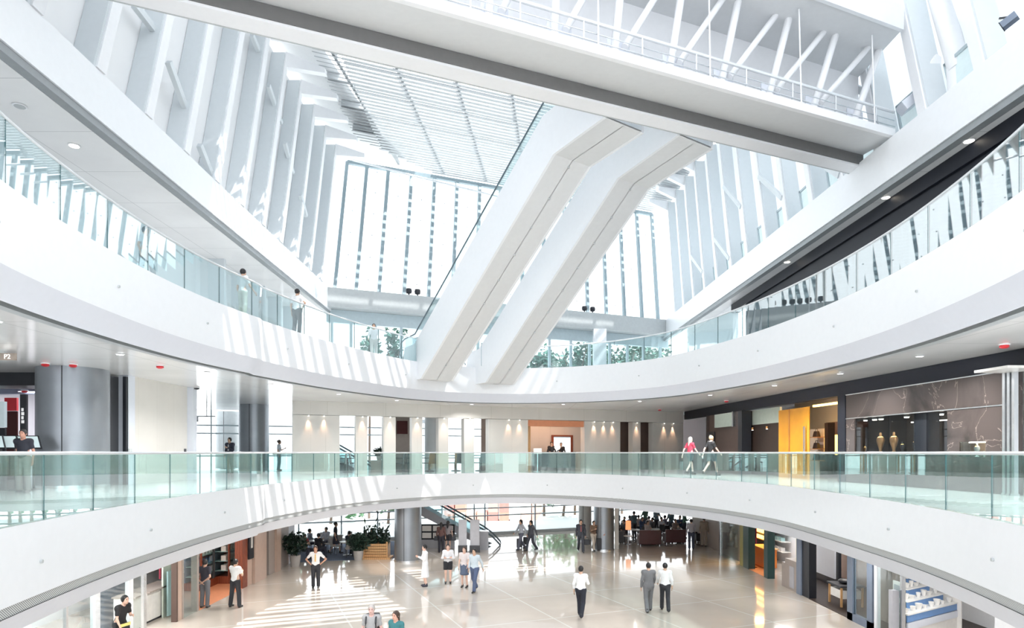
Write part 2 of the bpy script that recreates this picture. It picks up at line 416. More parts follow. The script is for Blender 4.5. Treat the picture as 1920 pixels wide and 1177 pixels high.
# ------------------------------------------------------------------ straight beams of the top level
def XL(Y): return -10.45-.015*Y
def XR(Y): return 12.2-.015*Y
for nm, X, o, yb in (('beam_left', XL, -1, 39.4), ('beam_right', XR, 1, 48.8)):
    def q(off, Y, h): return (X(Y)+o*off, Y, EZ+h)
    mb = MB(); y0 = -2
    mb.hexa([q(0,y0,8.62), q(.8,y0,8.62), q(.8,yb,8.62), q(0,yb,8.62)], [q(0,y0,9.9), q(1.2,y0,9.9), q(1.2,yb,9.9), q(0,yb,9.9)])
    struct(mb.build(nm, 'fascia'))
    mb = MB(); mb.hexa([q(.05,y0,8.42), q(.3,y0,8.42), q(.3,yb,8.42), q(.05,yb,8.42)], [q(.05,y0,8.615), q(.3,y0,8.615), q(.3,yb,8.615), q(.05,yb,8.615)])
    struct(mb.build('trim_6' if o < 0 else 'trim_7', 'gap'))
    mb = MB(); far = 5.2 if o < 0 else 2.6
    mb.hexa([q(.31,y0,8.42), q(far,y0,8.42), q(far,yb,8.42), q(.31,yb,8.42)], [q(.31,y0,8.6), q(far,y0,8.6), q(far,yb,8.6), q(.31,yb,8.6)])
    struct(mb.build('ceiling_upper_left' if o < 0 else 'ceiling_upper_right', 'soffit'))

# ------------------------------------------------------------------ raked portal frames (fin + rafter) on both side walls
NF = 13
YK = [9.66+2.27*k for k in range(NF)]
def finX(side, Y): return (XL(Y)-.02) if side < 0 else (XR(Y)+.25)
HTOP = 19.0
for side in (-1, 1):
    word = 'left' if side < 0 else 'right'
    nn_ = NF if side < 0 else NF+4
    for k in range(nn_):
        Y = 9.66+2.27*k
        i = nn_-1-k
        t = thing('portal_frame', f'raked white fin and roof rafter on the {word} wall, {ORD[i]} from the end window', 'portal frame',
                  tuple(SH(finX(side,Y), Y, 9.9)), group=f'portal frames on the {word} wall')
        x0 = finX(side, Y); d = .62*side; th = .20
        ys = (Y-th/2, Y+th/2)
        hb = 9.92
        lo = [SH(x0,ys[0],hb), SH(x0+d,ys[0],hb), SH(x0+d,ys[1],hb), SH(x0,ys[1],hb)]
        hi = [SH(x0,ys[0],HTOP), SH(x0+d,ys[0],HTOP), SH(x0+d,ys[1],HTOP), SH(x0,ys[1],HTOP)]
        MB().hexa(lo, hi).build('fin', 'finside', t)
        fl = MB(); fw = .34
        fl.hexa([SH(x0-.05*side,Y-.02,hb), SH(x0+.06*side,Y-.02,hb), SH(x0+.06*side,Y+fw,hb), SH(x0-.05*side,Y+fw,hb)],
                [SH(x0-.05*side,Y-.02,HTOP), SH(x0+.06*side,Y-.02,HTOP), SH(x0+.06*side,Y+fw,HTOP), SH(x0-.05*side,Y+fw,HTOP)])
        fl.build('flange', 'white', t)
        # rafter runs in from the knuckle towards the louvred roof
        K = SH(x0, Y, HTOP); E = K+Vector((-side*1.5, 1.3 if side < 0 else -.5, 0))
        rb = MB(); wdt = .34
        rb.hexa([K+Vector((0,0,-.62)), K+Vector((0,wdt,-.62)), E+Vector((0,wdt,-.15)), E+Vector((0,0,-.15))],
                [K+Vector((0,0,.1)), K+Vector((0,wdt,.1)), E+Vector((0,wdt,.1)), E+Vector((0,0,.1))])
        rb.build('rafter', 'white', t)
# flat diagonal wind braces
BL = [((251,7),(302,73)),((316,116),(357,228)),((374,272),(401,340)),((472,65),(496,122)),((503,160),(527,231)),((534,268),(549,325)),((563,365),(574,405))]
for i,(u,v) in enumerate(BL):
    def fp(px,py): return P(px,py,-10.95*F/(px-CX))
    mbb = MB(); mbb.bar(fp(*u), fp(*v), .16, .22)
    tag(mbb.build('wind_brace', 'finside'), f'flat white diagonal brace between left wall fins, {ORD[len(BL)-1-i]} from the end window', 'brace', 'diagonal braces on the left wall')
BR = [(3,17.5,15.0),(4,14.6,12.3),(5,12.2,10.2),(5,18.6,16.4),(6,16.0,13.8),(7,13.4,11.3),(9,15.0,12.8),(10,12.6,10.6),(12,13.0,11.2)]
for i,(k,ha,hb) in enumerate(BR):
    k += 1
    Ya, Yb = 9.66+2.27*k, 9.66+2.27*(k+1)
    a = SH(finX(1,Ya)-.05, Ya+.2, hb); b = SH(finX(1,Yb)-.05, Yb-.05, ha)
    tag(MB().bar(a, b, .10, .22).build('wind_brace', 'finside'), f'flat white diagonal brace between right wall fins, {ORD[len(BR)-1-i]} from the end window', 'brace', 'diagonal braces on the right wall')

# outer skins behind the fins
def skin(name, side, x_off, y0, y1, h0, h1, m):
    def q(Y,h,o): X = finX(side,Y)+side*(x_off+o); return SH(X,Y,h)
    return MB().hexa([q(y0,h0,0),q(y0,h0,.06),q(y1,h0,.06),q(y1,h0,0)],[q(y0,h1,0),q(y0,h1,.06),q(y1,h1,.06),q(y1,h1,0)]).build(name, m)
def translucent(name, col, tr):
    m, n, l = newmat(name); b = n['Principled BSDF']; b.inputs['Base Color'].default_value = col+(1,); b.inputs['Roughness'].default_value = .6
    tc = n.new('ShaderNodeTexCoord'); nz = n.new('ShaderNodeTexNoise'); nz.inputs['Scale'].default_value = 1.5
    rr = n.new('ShaderNodeValToRGB'); rr.color_ramp.elements[0].color = tuple(c*.97 for c in col)+(1,); rr.color_ramp.elements[1].color = col+(1,)
    l.new(tc.outputs['Object'], nz.inputs['Vector']); l.new(nz.outputs['Fac'], rr.inputs['Fac']); l.new(rr.outputs['Color'], b.inputs['Base Color'])
    t_ = n.new('ShaderNodeBsdfTranslucent'); t_.inputs['Color'].default_value = col+(1,); mx = n.new('ShaderNodeMixShader'); mx.inputs['Fac'].default_value = tr
    l.new(b.outputs[0], mx.inputs[1]); l.new(t_.outputs[0], mx.inputs[2]); l.new(mx.outputs[0], n['Material Output'].inputs['Surface']); return m
M['skin'] = translucent('translucent_side_glazing', (.90,.93,.95), .40)
M['skinw'] = translucent('translucent_white_cladding', (.93,.94,.95), .15)
struct(skin('wall_left_upper', -1, .64, 2, 38.6, 9.92, HTOP+.2, 'skinw'))
struct(skin('window_1', 1, .66, 2, 47.6, 9.92, HTOP+.2, 'skin'))
# small framed hoppers above the right beam
for k in range(3, 15):
    Ya = 9.66+2.27*k; Yb = Ya+2.27
    t = thing('hopper_window', f'small teal framed window just above the right beam, {ORD[14-k]} from the end window', 'window', tuple(SH(finX(1,Ya)+.3,(Ya+Yb)/2,9.92)), group='small windows above the right beam')
    x = finX(1,Ya)+.34
    def q2(Y,h,o): return SH(x+o,Y,h)
    fr = MB(); ya, yb2, ha, hb = Ya+.35, Yb-.5, 9.92, 11.3
    for (c0,c1,d0,d1) in ((ya,ya+.1,ha,hb),(yb2-.1,yb2,ha,hb),(ya,yb2,hb-.1,hb)):
        fr.hexa([q2(c0,d0,0),q2(c0,d0,.12),q2(c1,d0,.12),q2(c1,d0,0)],[q2(c0,d1,0),q2(c0,d1,.12),q2(c1,d1,.12),q2(c1,d1,0)])
    fr.build('frame', 'mull', t)
    MB().hexa([q2(ya+.1,ha,.04),q2(ya+.1,ha,.07),q2(yb2-.1,ha,.07),q2(yb2-.1,ha,.04)],[q2(ya+.1,hb-.1,.04),q2(ya+.1,hb-.1,.07),q2(yb2-.1,hb-.1,.07),q2(yb2-.1,hb-.1,.04)]).build('pane', 'edge_teal' if 'edge_teal' in M else 'screen', t)

# ------------------------------------------------------------------ end window walls, one per storey
def endpt(px, h):            # point on the end wall plane seen at column px (measured at the foot of the upper glazing)
    k = (px-CX)/F; Y = 43.8/(1-.42*k); return Vector((k*Y, Y))
def wall_pt(X, h, back=0.0):
    v = SH(X, Yend(X)+back, h); return v
def glazing(name, X0, X1, h0, h1, cols, rows, mw, mm, label=None, spiders=False):
    mb = MB()
    for X in cols:
        a, b = wall_pt(X,h0), wall_pt(X,h1); mb.bar(a, b, mw, max(mw,.14), up=(.42,-1,0))
    for h in rows:
        a, b = wall_pt(X0,h), wall_pt(X1,h); mb.bar(a, b, mw*1.3, mw, up=(0,0,1))
    o = struct(mb.build(name, mm))
    xs = [X0]+[c for c in cols if X0+.05 < c < X1-.05]+[X1]
    for a, b in zip(xs, xs[1:]):
        MB().hexa([wall_pt(a,h0,.02),wall_pt(b,h0,.02),wall_pt(b,h0,.05),wall_pt(a,h0,.05)],[wall_pt(a,h1,.02),wall_pt(b,h1,.02),wall_pt(b,h1,.05),wall_pt(a,h1,.05)]).build('pane', 'pane', o)
    if spiders:
        sp = MB()
        for a, b in zip(xs, xs[1:]):
            X = (a+b)/2
            for j in range(6):
                h = h0+.9+j*1.55
                p = wall_pt(X,h); sp.box(p-Vector((.03,.09,.03)), p+Vector((.03,.0,.03)))
        sp.build('glass_clip', 'mull', o)
    return o
cu = [endpt(px,0).x for px in (627,667,710,757,803,848,893,935,979,1020,1061,1102,1137,1171,1204,1234)]
glazing('window_2', cu[0], cu[-1], 9.95, 19.0, cu, [19.0], .21, 'mulld', spiders=True)
cm = [endpt(px,0).x for px in (622,658,704,752,800,848,896,940,985,1030,1070,1105,1143,1176,1206,1238)]
glazing('window_3', cm[0], cm[-1], 4.12, 8.0, cm, [5.2], .16, 'mull')
c1 = [endpt(px,0).x for px in (300,396,476,549,600,678,731,782,831,879,950,1085,1130,1250)]
glazing('window_4', -20, 14, -1.02, 2.45, c1, [-.2,1.09,1.55], .07, 'mull')
cg = [endpt(px,0).x for px in (470,560,640,708,742,775,829,889,909,1003,1090,1160,1230)]
glazing('window_5', -20, 14, -5.4, -2.6, cg, [-4.25,-3.75], .08, 'mull')
mb = MB(); a, b = wall_pt(-21,-5.45), wall_pt(15,-5.45); mb.bar(a, b, .3, .2); struct(mb.build('trim_8', 'midgrey'))
# transom beam carrying the tall glazing, and the lower head beam
mb = MB()
for (ha,hb,ta,tb) in ((8.75,9.9,-.9,.35),):
    mb.hexa([wall_pt(-11.3,ha,ta),wall_pt(11.9,ha,ta),wall_pt(11.9,ha,tb),wall_pt(-11.3,ha,tb)],[wall_pt(-11.3,hb,ta),wall_pt(11.9,hb,ta),wall_pt(11.9,hb,tb),wall_pt(-11.3,hb,tb)])
struct(mb.build('beam_end', 'midgrey'))
mb = MB().hexa([wall_pt(-11.3,7.95,-.1),wall_pt(11.9,7.95,-.1),wall_pt(11.9,7.95,.3),wall_pt(-11.3,7.95,.3)],[wall_pt(-11.3,8.74,-.1),wall_pt(11.9,8.74,-.1),wall_pt(11.9,8.74,.3),wall_pt(-11.3,8.74,.3)])
struct(mb.build('trim_9', 'mull'))
# arched tie pipe behind the roof edge
pts = []
for i in range(17):
    u = i/16; X = -10.4+u*16; p = wall_pt(X, 18.9-1.1*math.sin(u*math.pi/2)*1.0, -.7); pts.append(p)
tag(MB().path(pts, .07).build('tie_pipe', 'mullw', smooth=True), 'thin white curved pipe across the top of the tall end window', 'pipe')
# pairs of black spotlights standing on the transom
for px, who, y in ((769.5,'left of the first escalator',0),(785.5,'nearest the first escalator',0),(1094,'beside the second escalator',0),(1109,'farther from the second escalator',0)):
    e = endpt(px,0); b = SH(e.x, e.y-.62, 9.9)
    t = thing('floodlight', f'small black floodlight on the grey transom, {who}', 'floodlight', tuple(b), group='floodlights on the transom')
    MB().tube(b, b+Vector((0,0,.12)), .05).build('stand', 'dark', t)
    MB().lathe(b, [(.05,.12),(.17,.16),(.2,.3),(.17,.44),(.05,.47)]).build('lamp_head', 'black', t, smooth=True)

M['slat'] = mat('grey_slat_paint', (.45,.48,.50), .5, var=.02)
# ------------------------------------------------------------------ louvred roof
DIR = Vector((1,.42,0)).normalized(); PER = Vector((-DIR.y,DIR.x,0))
def roof_pt(X, c, h=19.25): return Vector((X, c+.42*X, EZ+h))     # c: offset of the slat line
def left_edge(c):                    # west edge of the louvre field
    return -9.6+max(0,(c-43.2))*1.35
mb = MB(); c = 25.0; XS = -8.3
while c < 46.4:
    x0 = left_edge(c)
    if x0 < XS:          # wall-side blades tilted steeply to keep the sun off the fins
        a, b = roof_pt(x0,c), roof_pt(XS,c); up_ = Vector((-.34,.78,.40))
        mb.hexa([a, b, b+Vector((0,.02,-.03)), a+Vector((0,.02,-.03))], [a+Vector((0,.30,.15)), b+Vector((0,.30,.15)), b+Vector((0,.32,.12)), a+Vector((0,.32,.12))])
    a, b = roof_pt(max(x0,XS),c), roof_pt(12.2,c)
    mb.bar(a, b, .19, .06); c += .36
t = thing('louvre_roof', 'white louvred sun-shade roof of thin parallel slats under the skylight', 'louvre roof', tuple(roof_pt(0,34,19.25)))
mb.build('slat', 'slat', t)
for k in range(7):
    X = -8.2+2.9*k
    MB().bar(roof_pt(X-1.4,25,19.42), roof_pt(X+.6,46.2,19.42), .14, .25).build('purlin', 'slat', t)
for c in (27,29.6,32.2,34.8,37.4,40,42.6):
    MB().bar(roof_pt(-9.6,c,19.62), roof_pt(12.2,c,19.62), .22, .3).build('girder', 'slat', t)
# solid roof: margins left and right; near-half sheet added to shape the sunlight
mb = MB()
mb.add([roof_pt(-13.5,-2,19.8),roof_pt(-9.3,-2,19.8),roof_pt(-9.3,35,19.8),roof_pt(-8.7,39.5,19.8),roof_pt(-7.4,42.9,19.8),roof_pt(-6.3,46.2,19.8),roof_pt(-13.5,47,19.8)],[(0,1,2,3,4,5,6)])
mb.add([roof_pt(10.8,-12,19.8),roof_pt(14,-12,19.8),roof_pt(14,44.8,19.8),roof_pt(10.8,44.8,19.8)],[(0,1,2,3)])
def xy(X,Y): return (X,Y,EZ+19.8)
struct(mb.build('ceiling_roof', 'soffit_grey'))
mb = MB(); mb.add([xy(-9.6,-6),xy(12,-6),xy(12,26),xy(4.6,26),xy(4.6,15.3),xy(-3.2,15.3),xy(-7.9,22.2),xy(-9.6,22.4)],[(0,1,2,3,4,5,6,7)])  # unseen sheet, outline cut so direct sun reaches only chosen patches
struct(mb.build('ceiling_sun_mask', 'skin'))
mb = MB(); c = -8.0  # unseen bars added overhead, spaced to cast the sun stripes
while c < 24.8:
    big = int(round((c+8)/.62)) % 3 == 0
    mb.bar(roof_pt(-9.5,c), roof_pt(12.2,c), .44 if big else .26, .06); c += .62
t = thing('louvre_roof', 'unseen coarse white louvres added over the near half to cast sun stripes', 'louvre roof', tuple(roof_pt(0,10,19.25)))
mb.build('slat', 'white', t)

# ------------------------------------------------------------------ footbridge
def BP(X, c, h): return Vector((X, c+.42*X, EZ+h))
XA, XB = -11.2, 12.05
t = thing('footbridge', 'white enclosed footbridge with tube truss crossing high over the hall', 'footbridge', tuple(BP(0,16.4,9.8)))
def slab(c0, c1, h0, h1, xa=XA, xb=XB):
    return MB().hexa([BP(xa,c0,h0),BP(xb,c0,h0),BP(xb,c1,h0),BP(xa,c1,h0)],[BP(xa,c0,h1),BP(xb,c0,h1),BP(xb,c1,h1),BP(xa,c1,h1)])
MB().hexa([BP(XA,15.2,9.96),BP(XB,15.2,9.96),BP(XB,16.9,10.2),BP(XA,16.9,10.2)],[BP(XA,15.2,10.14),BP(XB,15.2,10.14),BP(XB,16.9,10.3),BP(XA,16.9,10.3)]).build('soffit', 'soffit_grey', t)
slab(16.89,16.925,9.86,10.19).build('recess_shade_strip', 'recess_shade', t)  # dark strip painted in for the shade inside the recess
slab(16.93,17.5,9.8,10.9).build('edge_beam', 'white', t)
slab(17.51,17.56,9.80,9.86).build('conduit', 'midgrey', t)
slab(15.05,15.2,9.93,10.16).build('nosing', 'white', t)
slab(17.2,17.4,10.9,13.05).build('back_panel', 'white', t)
slab(14.75,17.6,13.05,13.15).build('upper_soffit', 'soffit_grey', t)
slab(14.62,14.75,13.0,13.75).build('upper_fascia', 'fascia', t)
slab(14.76,17.6,13.16,13.3).build('upper_deck', 'white', t)
slab(15.62,15.80,10.28,10.52).build('chord', 'mull', t)
slab(15.9,16.0,10.14,10.62).build('kick_plate', 'lip', t)
X = -10.06
nb = 0
while X < 11.9:
    dx1 = max(.1, .77+(X-5.84)*.13); dx2 = max(1.0, 1.9+(X-4.4)*.14)
    if X+dx1 < 12.6: MB().tube(BP(X,15.34,10.16), BP(X+dx1,15.8,13.06), .105).build('truss_post', 'white', t, smooth=True)
    gs = MB(); gs.hexa([BP(X-.18,15.45,10.15),BP(X+.46,15.45,10.15),BP(X+.46,15.5,10.15),BP(X-.18,15.5,10.15)],[BP(X-.18,15.45,10.66),BP(X+.46,15.45,10.66),BP(X+.46,15.5,10.66),BP(X-.18,15.5,10.66)])
    gs.build('gusset', 'lip', t)
    if X+dx2 < 12.8: MB().tube(BP(X+.3,15.36,10.5), BP(X+dx2,15.84,13.06), .09).build('truss_diagonal', 'white', t, smooth=True)
    X += 1.585; nb += 1
rl = thing('bridge_railing', 'thin white tube railing along the near edge of the footbridge', 'railing', tuple(BP(0,15.12,10.16)))
r_ = MB()
MB().path([BP(XA,15.12,10.72), BP(XB,15.12,10.72)], .045).build('top_rail', 'rail', rl, smooth=True)
MB().path([BP(XA,15.12,10.46), BP(XB,15.12,10.46)], .014).build('middle_rail', 'steel', rl, smooth=True)
MB().path([BP(XA,15.08,10.24), BP(XB,15.08,10.24)], .018).build('lower_rail', 'steel', rl, smooth=True)
X = -10.9; k = 0
while X < 12:
    mbp = MB(); a = BP(X,15.12,10.10)
    mbp.bar(a, BP(X,15.12,10.72), .03, .05); mbp.build('railing_post', 'rail', rl)
    X += 1.585
for i, X in enumerate((-9.4,-6.6,-2.9,-.95,2.15,5.36,8.4,11.2)):
    MB().tube(BP(X,15.05,10.12), BP(X,15.05,13.0)+Vector((.02,.2,0)), .022).build('hanger_rod', 'white', t)

# ------------------------------------------------------------------ escalators
def escalator(A, K, E, wdt, label, group):
    A, K, E = Vector(A), Vector(K), Vector(E)
    d = (K-A).normalized(); ac = Vector((-d.y, d.x))*-1
    if ac.x < 0: ac = -ac
    t = thing('escalator', label, 'escalator', (A.x, A.y, EZ+4.12), group)
    sK = (K-A).length; sE = sK+(E-K).length
    def q(s, a, h):
        p = A+d*min(s,sK) if s <= sK else K+(E-K).normalized()*(s-sK)
        p = p+ac*a; return Vector((p.x, p.y, EZ+h))
    hA = 3.3; hK = 9.8; slope = (hK-hA)/sK
    bot = [(-2.0,hA),(0,hA),(sK,hK),(sE,hK)]
    dd = 1.75
    top = [(-1.6,4.9),(-.6,4.95),(sK-.55,hK+dd-.25),(sE,hK+dd-.25)]
    def side(a0, a1, name):
        mb = MB(); vs = []
        poly = bot+top[::-1]
        n = len(poly)
        for a in (a0,a1): vs += [q(s,a,h) for s,h in poly]
        fs = []
        for i in range(3):
            j = 7-i
            fs += [(i,i+1,j-1,j), (n+i,n+j,n+j-1,n+i+1)]
        fs += [(i,i+n,(i+1)%n+n,(i+1)%n) for i in range(n)]
        mb.add(vs, fs); return mb.build(name, 'fascia', t)
    side(0,.1,'side_cladding'); side(wdt-.1,wdt,'side_cladding')
    so_ = MB(); vs = []
    for s,h in bot:
        for a in (.1,wdt*.5-.012): vs.append(q(s,a,h+.01))
    for s,h in bot:
        for a in (wdt*.5+.012,wdt-.1): vs.append(q(s,a,h+.01))
    for s,h in bot:
        for a in (.1,wdt-.1): vs.append(q(s,a,h+.06))
    fs = []
    for i in range(3):
        fs += [(2*i,2*i+2,2*i+3,2*i+1),(8+2*i,8+2*i+2,8+2*i+3,8+2*i+1),(16+2*i,16+2*i+1,16+2*i+3,16+2*i+2)]
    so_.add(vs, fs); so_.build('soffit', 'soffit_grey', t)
    fx = MB()
    for i in range(9):
        s = .8+i*(sK-1)/8; p = q(s, wdt*.5, hA+s*slope); fx.box(p-Vector((.03,.03,.03)), p+Vector((.03,.03,.02)))
    fx.build_each('soffit_fixing', 'midgrey', t)
    st = MB(); n = 28
    for i in range(n):
        s0 = -.6+(sK)*i/n; s1 = -.6+(sK)*(i+1)/n; h = 4.16+(11.0-4.16)*(i+1)/n
        st.add([q(s0,.12,h-.22),q(s0,wdt-.12,h-.22),q(s0,wdt-.12,h),q(s0,.12,h),q(s1,.12,h),q(s1,wdt-.12,h)], [(0,1,2,3),(3,2,5,4)])
    st.build('steps', 'midgrey', t)
    for a, nm in ((.03,'balustrade_glass'),(wdt-.05,'balustrade_glass')):
        g = MB(); vs = []
        for a_ in (a,a+.02):
            for (s,h) in top: vs.append(q(s,a_,h))
            for (s,h) in top[::-1]: vs.append(q(s,a_,h+.42))
        fs = []
        for i in range(3): fs += [(i,i+1,6-i,7-i),(8+i,15-i,14-i,9+i)]
        g.add(vs, fs); g.build(nm, 'glass2', t)
        hr = [q(-1.9,a,4.35),q(-2.2,a,4.75),q(-2.0,a,5.2),q(-1.6,a,5.33)]+[q(s,a,h+.45) for s,h in top[1:]]
        MB().path(hr, .032).build('handrail', 'dkrail', t, smooth=True)
    ne = q(-.35,.02,4.12); MB().box(ne-Vector((.03,.03,0)), ne+Vector((.03,.03,1.1))).build('newel_post', 'mull', t)
    return t
escalator((-4.11,28.7),(1.35,21.04),(2.69,18.70),1.68,'white boxed escalator rising to the footbridge, nearer to the left wall','escalators to the footbridge')
escalator((-1.26,30.2),(3.76,22.9),(5.12,19.75),1.68,'white boxed escalator rising to the footbridge, farther from the left wall','escalators to the footbridge')

# ------------------------------------------------------------------ branching roof column at the right end of the bridge
b0 = P(1800,140,18.3)
t = thing('branching_column', 'white branching steel column rising behind the right beam beside the footbridge', 'column', tuple(b0+Vector((0,0,-.4))))
MB().tube(b0+Vector((0,0,-.5)), P(1796,112,18.4), .30, .30, n=18).build('stem', 'white', t, smooth=True)
MB().tube(P(1800,128,18.3), P(1742,-60,19.0), .30, .24, n=18).build('branch', 'white', t, smooth=True)
MB().tube(P(1817,125,18.2), P(1850,-60,18.2), .18, .16, n=18).build('branch', 'white', t, smooth=True)
MB().tube(P(1806,118,18.5), P(1786,-60,21), .13, .11, n=18).build('branch', 'white', t, smooth=True)
c = P(1750,150,19.6)
t = thing('bridge_bearing', 'white angular bearing block joining the footbridge to the right beam', 'bearing', tuple(c-Vector((0,0,.8))))
MB().bar(P(1736,122,19.4), P(1768,146,19.4), .5, .55).build('block', 'white', t, bevel=.04)
MB().bar(P(1724,180,19.8), P(1752,132,19.6), .4, .35).build('strut', 'white', t, bevel=.03)
MB().bar(P(1690,205,19.9), P(1800,120,19.6), .5, .3).build('plate', 'lip', t, bevel=.02)
c = P(1893,39,13.6)
t = thing('projector', 'dark blue projector box on a bracket above the right beam', 'projector', tuple(c-Vector((0,0,.2))))
v = (P(1908,28,13.5)-P(1880,50,13.7)); MB().bar(c-v*.5, c+v*.5, .17, .15).build('body', 'bluegrey', t)
MB().bar(c-v*.56, c-v*.5, .18, .16).build('lens_hood', 'black', t)
MB().bar(c+Vector((0,0,.08)), c+Vector((-.02,.25,.22)), .04, .04).build('bracket', 'dark', t)

# little round anchor studs along the two white fascias
for (c_, n_, h_, nm_) in ((R1,N1,-1.62,'lower'),(R2,N2,3.45,'upper')):
    for k in range(16):
        i = int((k+.5)*len(c_)/16); a_ = c_[i]-n_[i]*.0; b_ = c_[i]-n_[i]*.035
        side_ = 'left' if k < 8 else 'right'; kk = k if k < 8 else 15-k
        tag(MB().tube((a_.x,a_.y,EZ+h_),(b_.x,b_.y,EZ+h_),.028,n=10).build('anchor_stud','midgrey'), f'tiny grey stud on the {nm_} white balcony front, {side_} half, {ORD[7-kk]} from the middle','stud',f'studs on the {nm_} balcony front')
M['edge_teal'] = mat('teal_tinted_glass', (.34,.52,.53), .12)
# ------------------------------------------------------------------ facade helpers
def onR1(px): k=(px-CX)/F; Y=13.059/(k+.0713); return Vector((k*Y,Y))
def onL1(px): k=(px-CX)/F; Y=-12.2/k; return Vector((-12.2,Y))
def onRG(px): k=(px-CX)/F; Y=11.25/k; return Vector((11.25,Y))
def onLG(px): k=(px-CX)/F; Y=-11.0/k; return Vector((-11.0,Y))
def onB1(px): k=(px-CX)/F; Y=34.6/(1-.424*k); return Vector((k*Y,Y))
def onR2(px): k=(px-CX)/F; Y=12.6/k; return Vector((12.6,Y))
def fac(mb, fn, p0, p1, h0, h1, d0=0, d1=.2):
    """upright slab on a facade between two columns of the view; d = depth behind the face"""
    a, b = fn(p0), fn(p1); dr = (b-a).normalized(); n = Vector((-dr.y, dr.x))
    if n.dot((a+b)/2-Vector((0,19))) < 0: n = -n
    q = [a+n*d0, b+n*d0, b+n*d1, a+n*d1]
    lo = [(p.x,p.y,EZ+h0) for p in q]; hi = [(p.x,p.y,EZ+h1) for p in q]
    return mb.hexa(lo, hi)
def facobj(name, fn, p0, p1, h0, h1, m, d0=0, d1=.2, parent=None, bevel=0):
    return fac(MB(), fn, p0, p1, h0, h1, d0, d1).build(name, m, parent, bevel=bevel)
FL1 = -1.02
def onR1d(d):
    def f(px): k=(px-CX)/F; Y=(13.059+d)/(k+.0713); return Vector((k*Y,Y))
    return f
# ------------------------------------------------------------------ cream wall of the mezzanine, with its slots and entrance
holes = [(637,667),(689,719),(742,772),(792,822),(841,870),(889,916),(990,1096),(1163,1186),(1201,1224)]
mb = MB(); edges = [549]+[x for h in holes for x in h]+[1281]
for i in range(0, len(edges), 2): fac(mb, onB1, edges[i], edges[i+1], FL1, 1.78, 0, .45)
fac(mb, onB1, 549, 1281, 1.80, 2.45, -.03, .45)
struct(mb.build('wall_back', 'cream'))
# wall washers tucked under the header
wx = [(578,'left of the window slots'),(607,'beside the first window slot'),(679,'between the first two slots'),(731,'before the third slot'),(782,'after the third slot'),(832,'before the fifth slot'),(880,'before the sixth slot'),
      (953,'second left of the orange entrance'),(973,'just left of the orange entrance'),(1113,'just right of the orange entrance'),(1131,'second right of the orange entrance'),(1148,'third right of the orange entrance'),(1193,'between the two dark slots'),(1244,'right of the dark slots'),(1261,'beside the wall end')]
for px, who in wx:
    p = onB1(px)
    n = Vector((.39,-.92))
    b = Vector((p.x+n.x*.10, p.y+n.y*.10, EZ+1.74))
    t = thing('wall_washer', f'tiny warm downlight under the cream wall header, {who}', 'downlight', tuple(b), group='wall washers on the cream wall')
    MB().tube(b, b+Vector((0,0,.055)), .045).build('housing', 'white', t)
    MB().tube(b-Vector((0,0,.012)), b, .035).build('lens', 'lamp', t)
    spot(b-Vector((0,0,.03)), (p.x, p.y, EZ+.6), 55, (1,.58,.36), 46)
# things seen through the slots
def back(px, extra): p = onB1(px); return Vector((p.x*(1+extra/p.y), p.y+extra))
def slotbox(name, px0, px1, ex, dp, h0, h1, m, label=None, cat=None):
    a, b = back(px0,ex), back(px1,ex)
    mb = MB().hexa([(a.x,a.y,EZ+h0),(b.x,b.y,EZ+h0),(b.x,b.y+dp,EZ+h0),(a.x,a.y+dp,EZ+h0)],[(a.x,a.y,EZ+h1),(b.x,b.y,EZ+h1),(b.x,b.y+dp,EZ+h1),(a.x,a.y+dp,EZ+h1)])
    o = mb.build(name, m); 
    if label: tag(o, label, cat)
    else: struct(o)
    return o
slotbox('partition', 738, 776, 2.6, .2, FL1, 2.4, 'taupe', 'brown-grey partition seen through the third slot of the cream wall', 'partition')
slotbox('partition', 902, 925, 2.6, .3, FL1, 2.4, 'taupe', 'brown-grey partition seen through the last narrow slot before the entrance', 'partition')
slotbox('partition', 744, 764, 2.2, .1, 1.0, 1.7, 'redbrown', 'dark red hanging panel seen through the third slot', 'panel')
e = back(811, 3.4); tag(MB().lathe((e.x,e.y,EZ+FL1),[(.45,0),(.45,3.45)],n=24).build('round_column','finside',smooth=True),'pale round column seen through the fourth slot of the cream wall','column')
for a,b,nm in ((1158,1190,'first'),(1196,1228,'second')):
    slotbox('dark_panel', a, b, .9, .15, FL1, 2.4, 'brown', f'dark brown panel behind the {nm} narrow slot right of the entrance', 'panel')
# ceiling and side partition of the lobby behind the wall come from the mezzanine ceiling; dining furniture behind the slots
def dining_table(px, ex, label):
    p = back(px, ex); t = thing('dining_table', label, 'table', (p.x,p.y,EZ+FL1), 'dining tables behind the cream wall', local=True)
    MB().box((-.45,-.45,.70),(.45,.45,.74)).build('tabletop','dark',t)
    MB().lathe((0,0,0),[(.28,0),(.26,.03),(.05,.06),(.05,.70)],n=14).build('pedestal','dark',t,smooth=True)
def chair_at(loc, rz, label, group, m='dark', legm='dark', h=.92, local=True):
    t = thing('dining_chair', label, 'chair', loc, group, rz, local=True)
    MB().box((-.22,-.22,.43),(.22,.22,.48)).build('seat', m, t, bevel=.015)
    MB().hexa([(-.21,.18,.48),(.21,.18,.48),(.21,.22,.48),(-.21,.22,.48)],[(-.2,.25,h),(.2,.25,h),(.2,.28,h),(-.2,.28,h)]).build('backrest', m, t)
    for sx in (-1,1):
        for sy in (-1,1):
            MB().tube((sx*.19,sy*.19,0),(sx*.185,sy*.185,.43),.016,.02,n=8).build('leg', legm, t)
    return t
for px,ex,who in ((652,2.2,'first'),(757,1.4,'third'),(806,1.8,'fourth'),(855,2.0,'fifth'),(900,1.6,'sixth')):
    dining_table(px, ex, f'dark pedestal dining table behind the {who} slot of the cream wall')
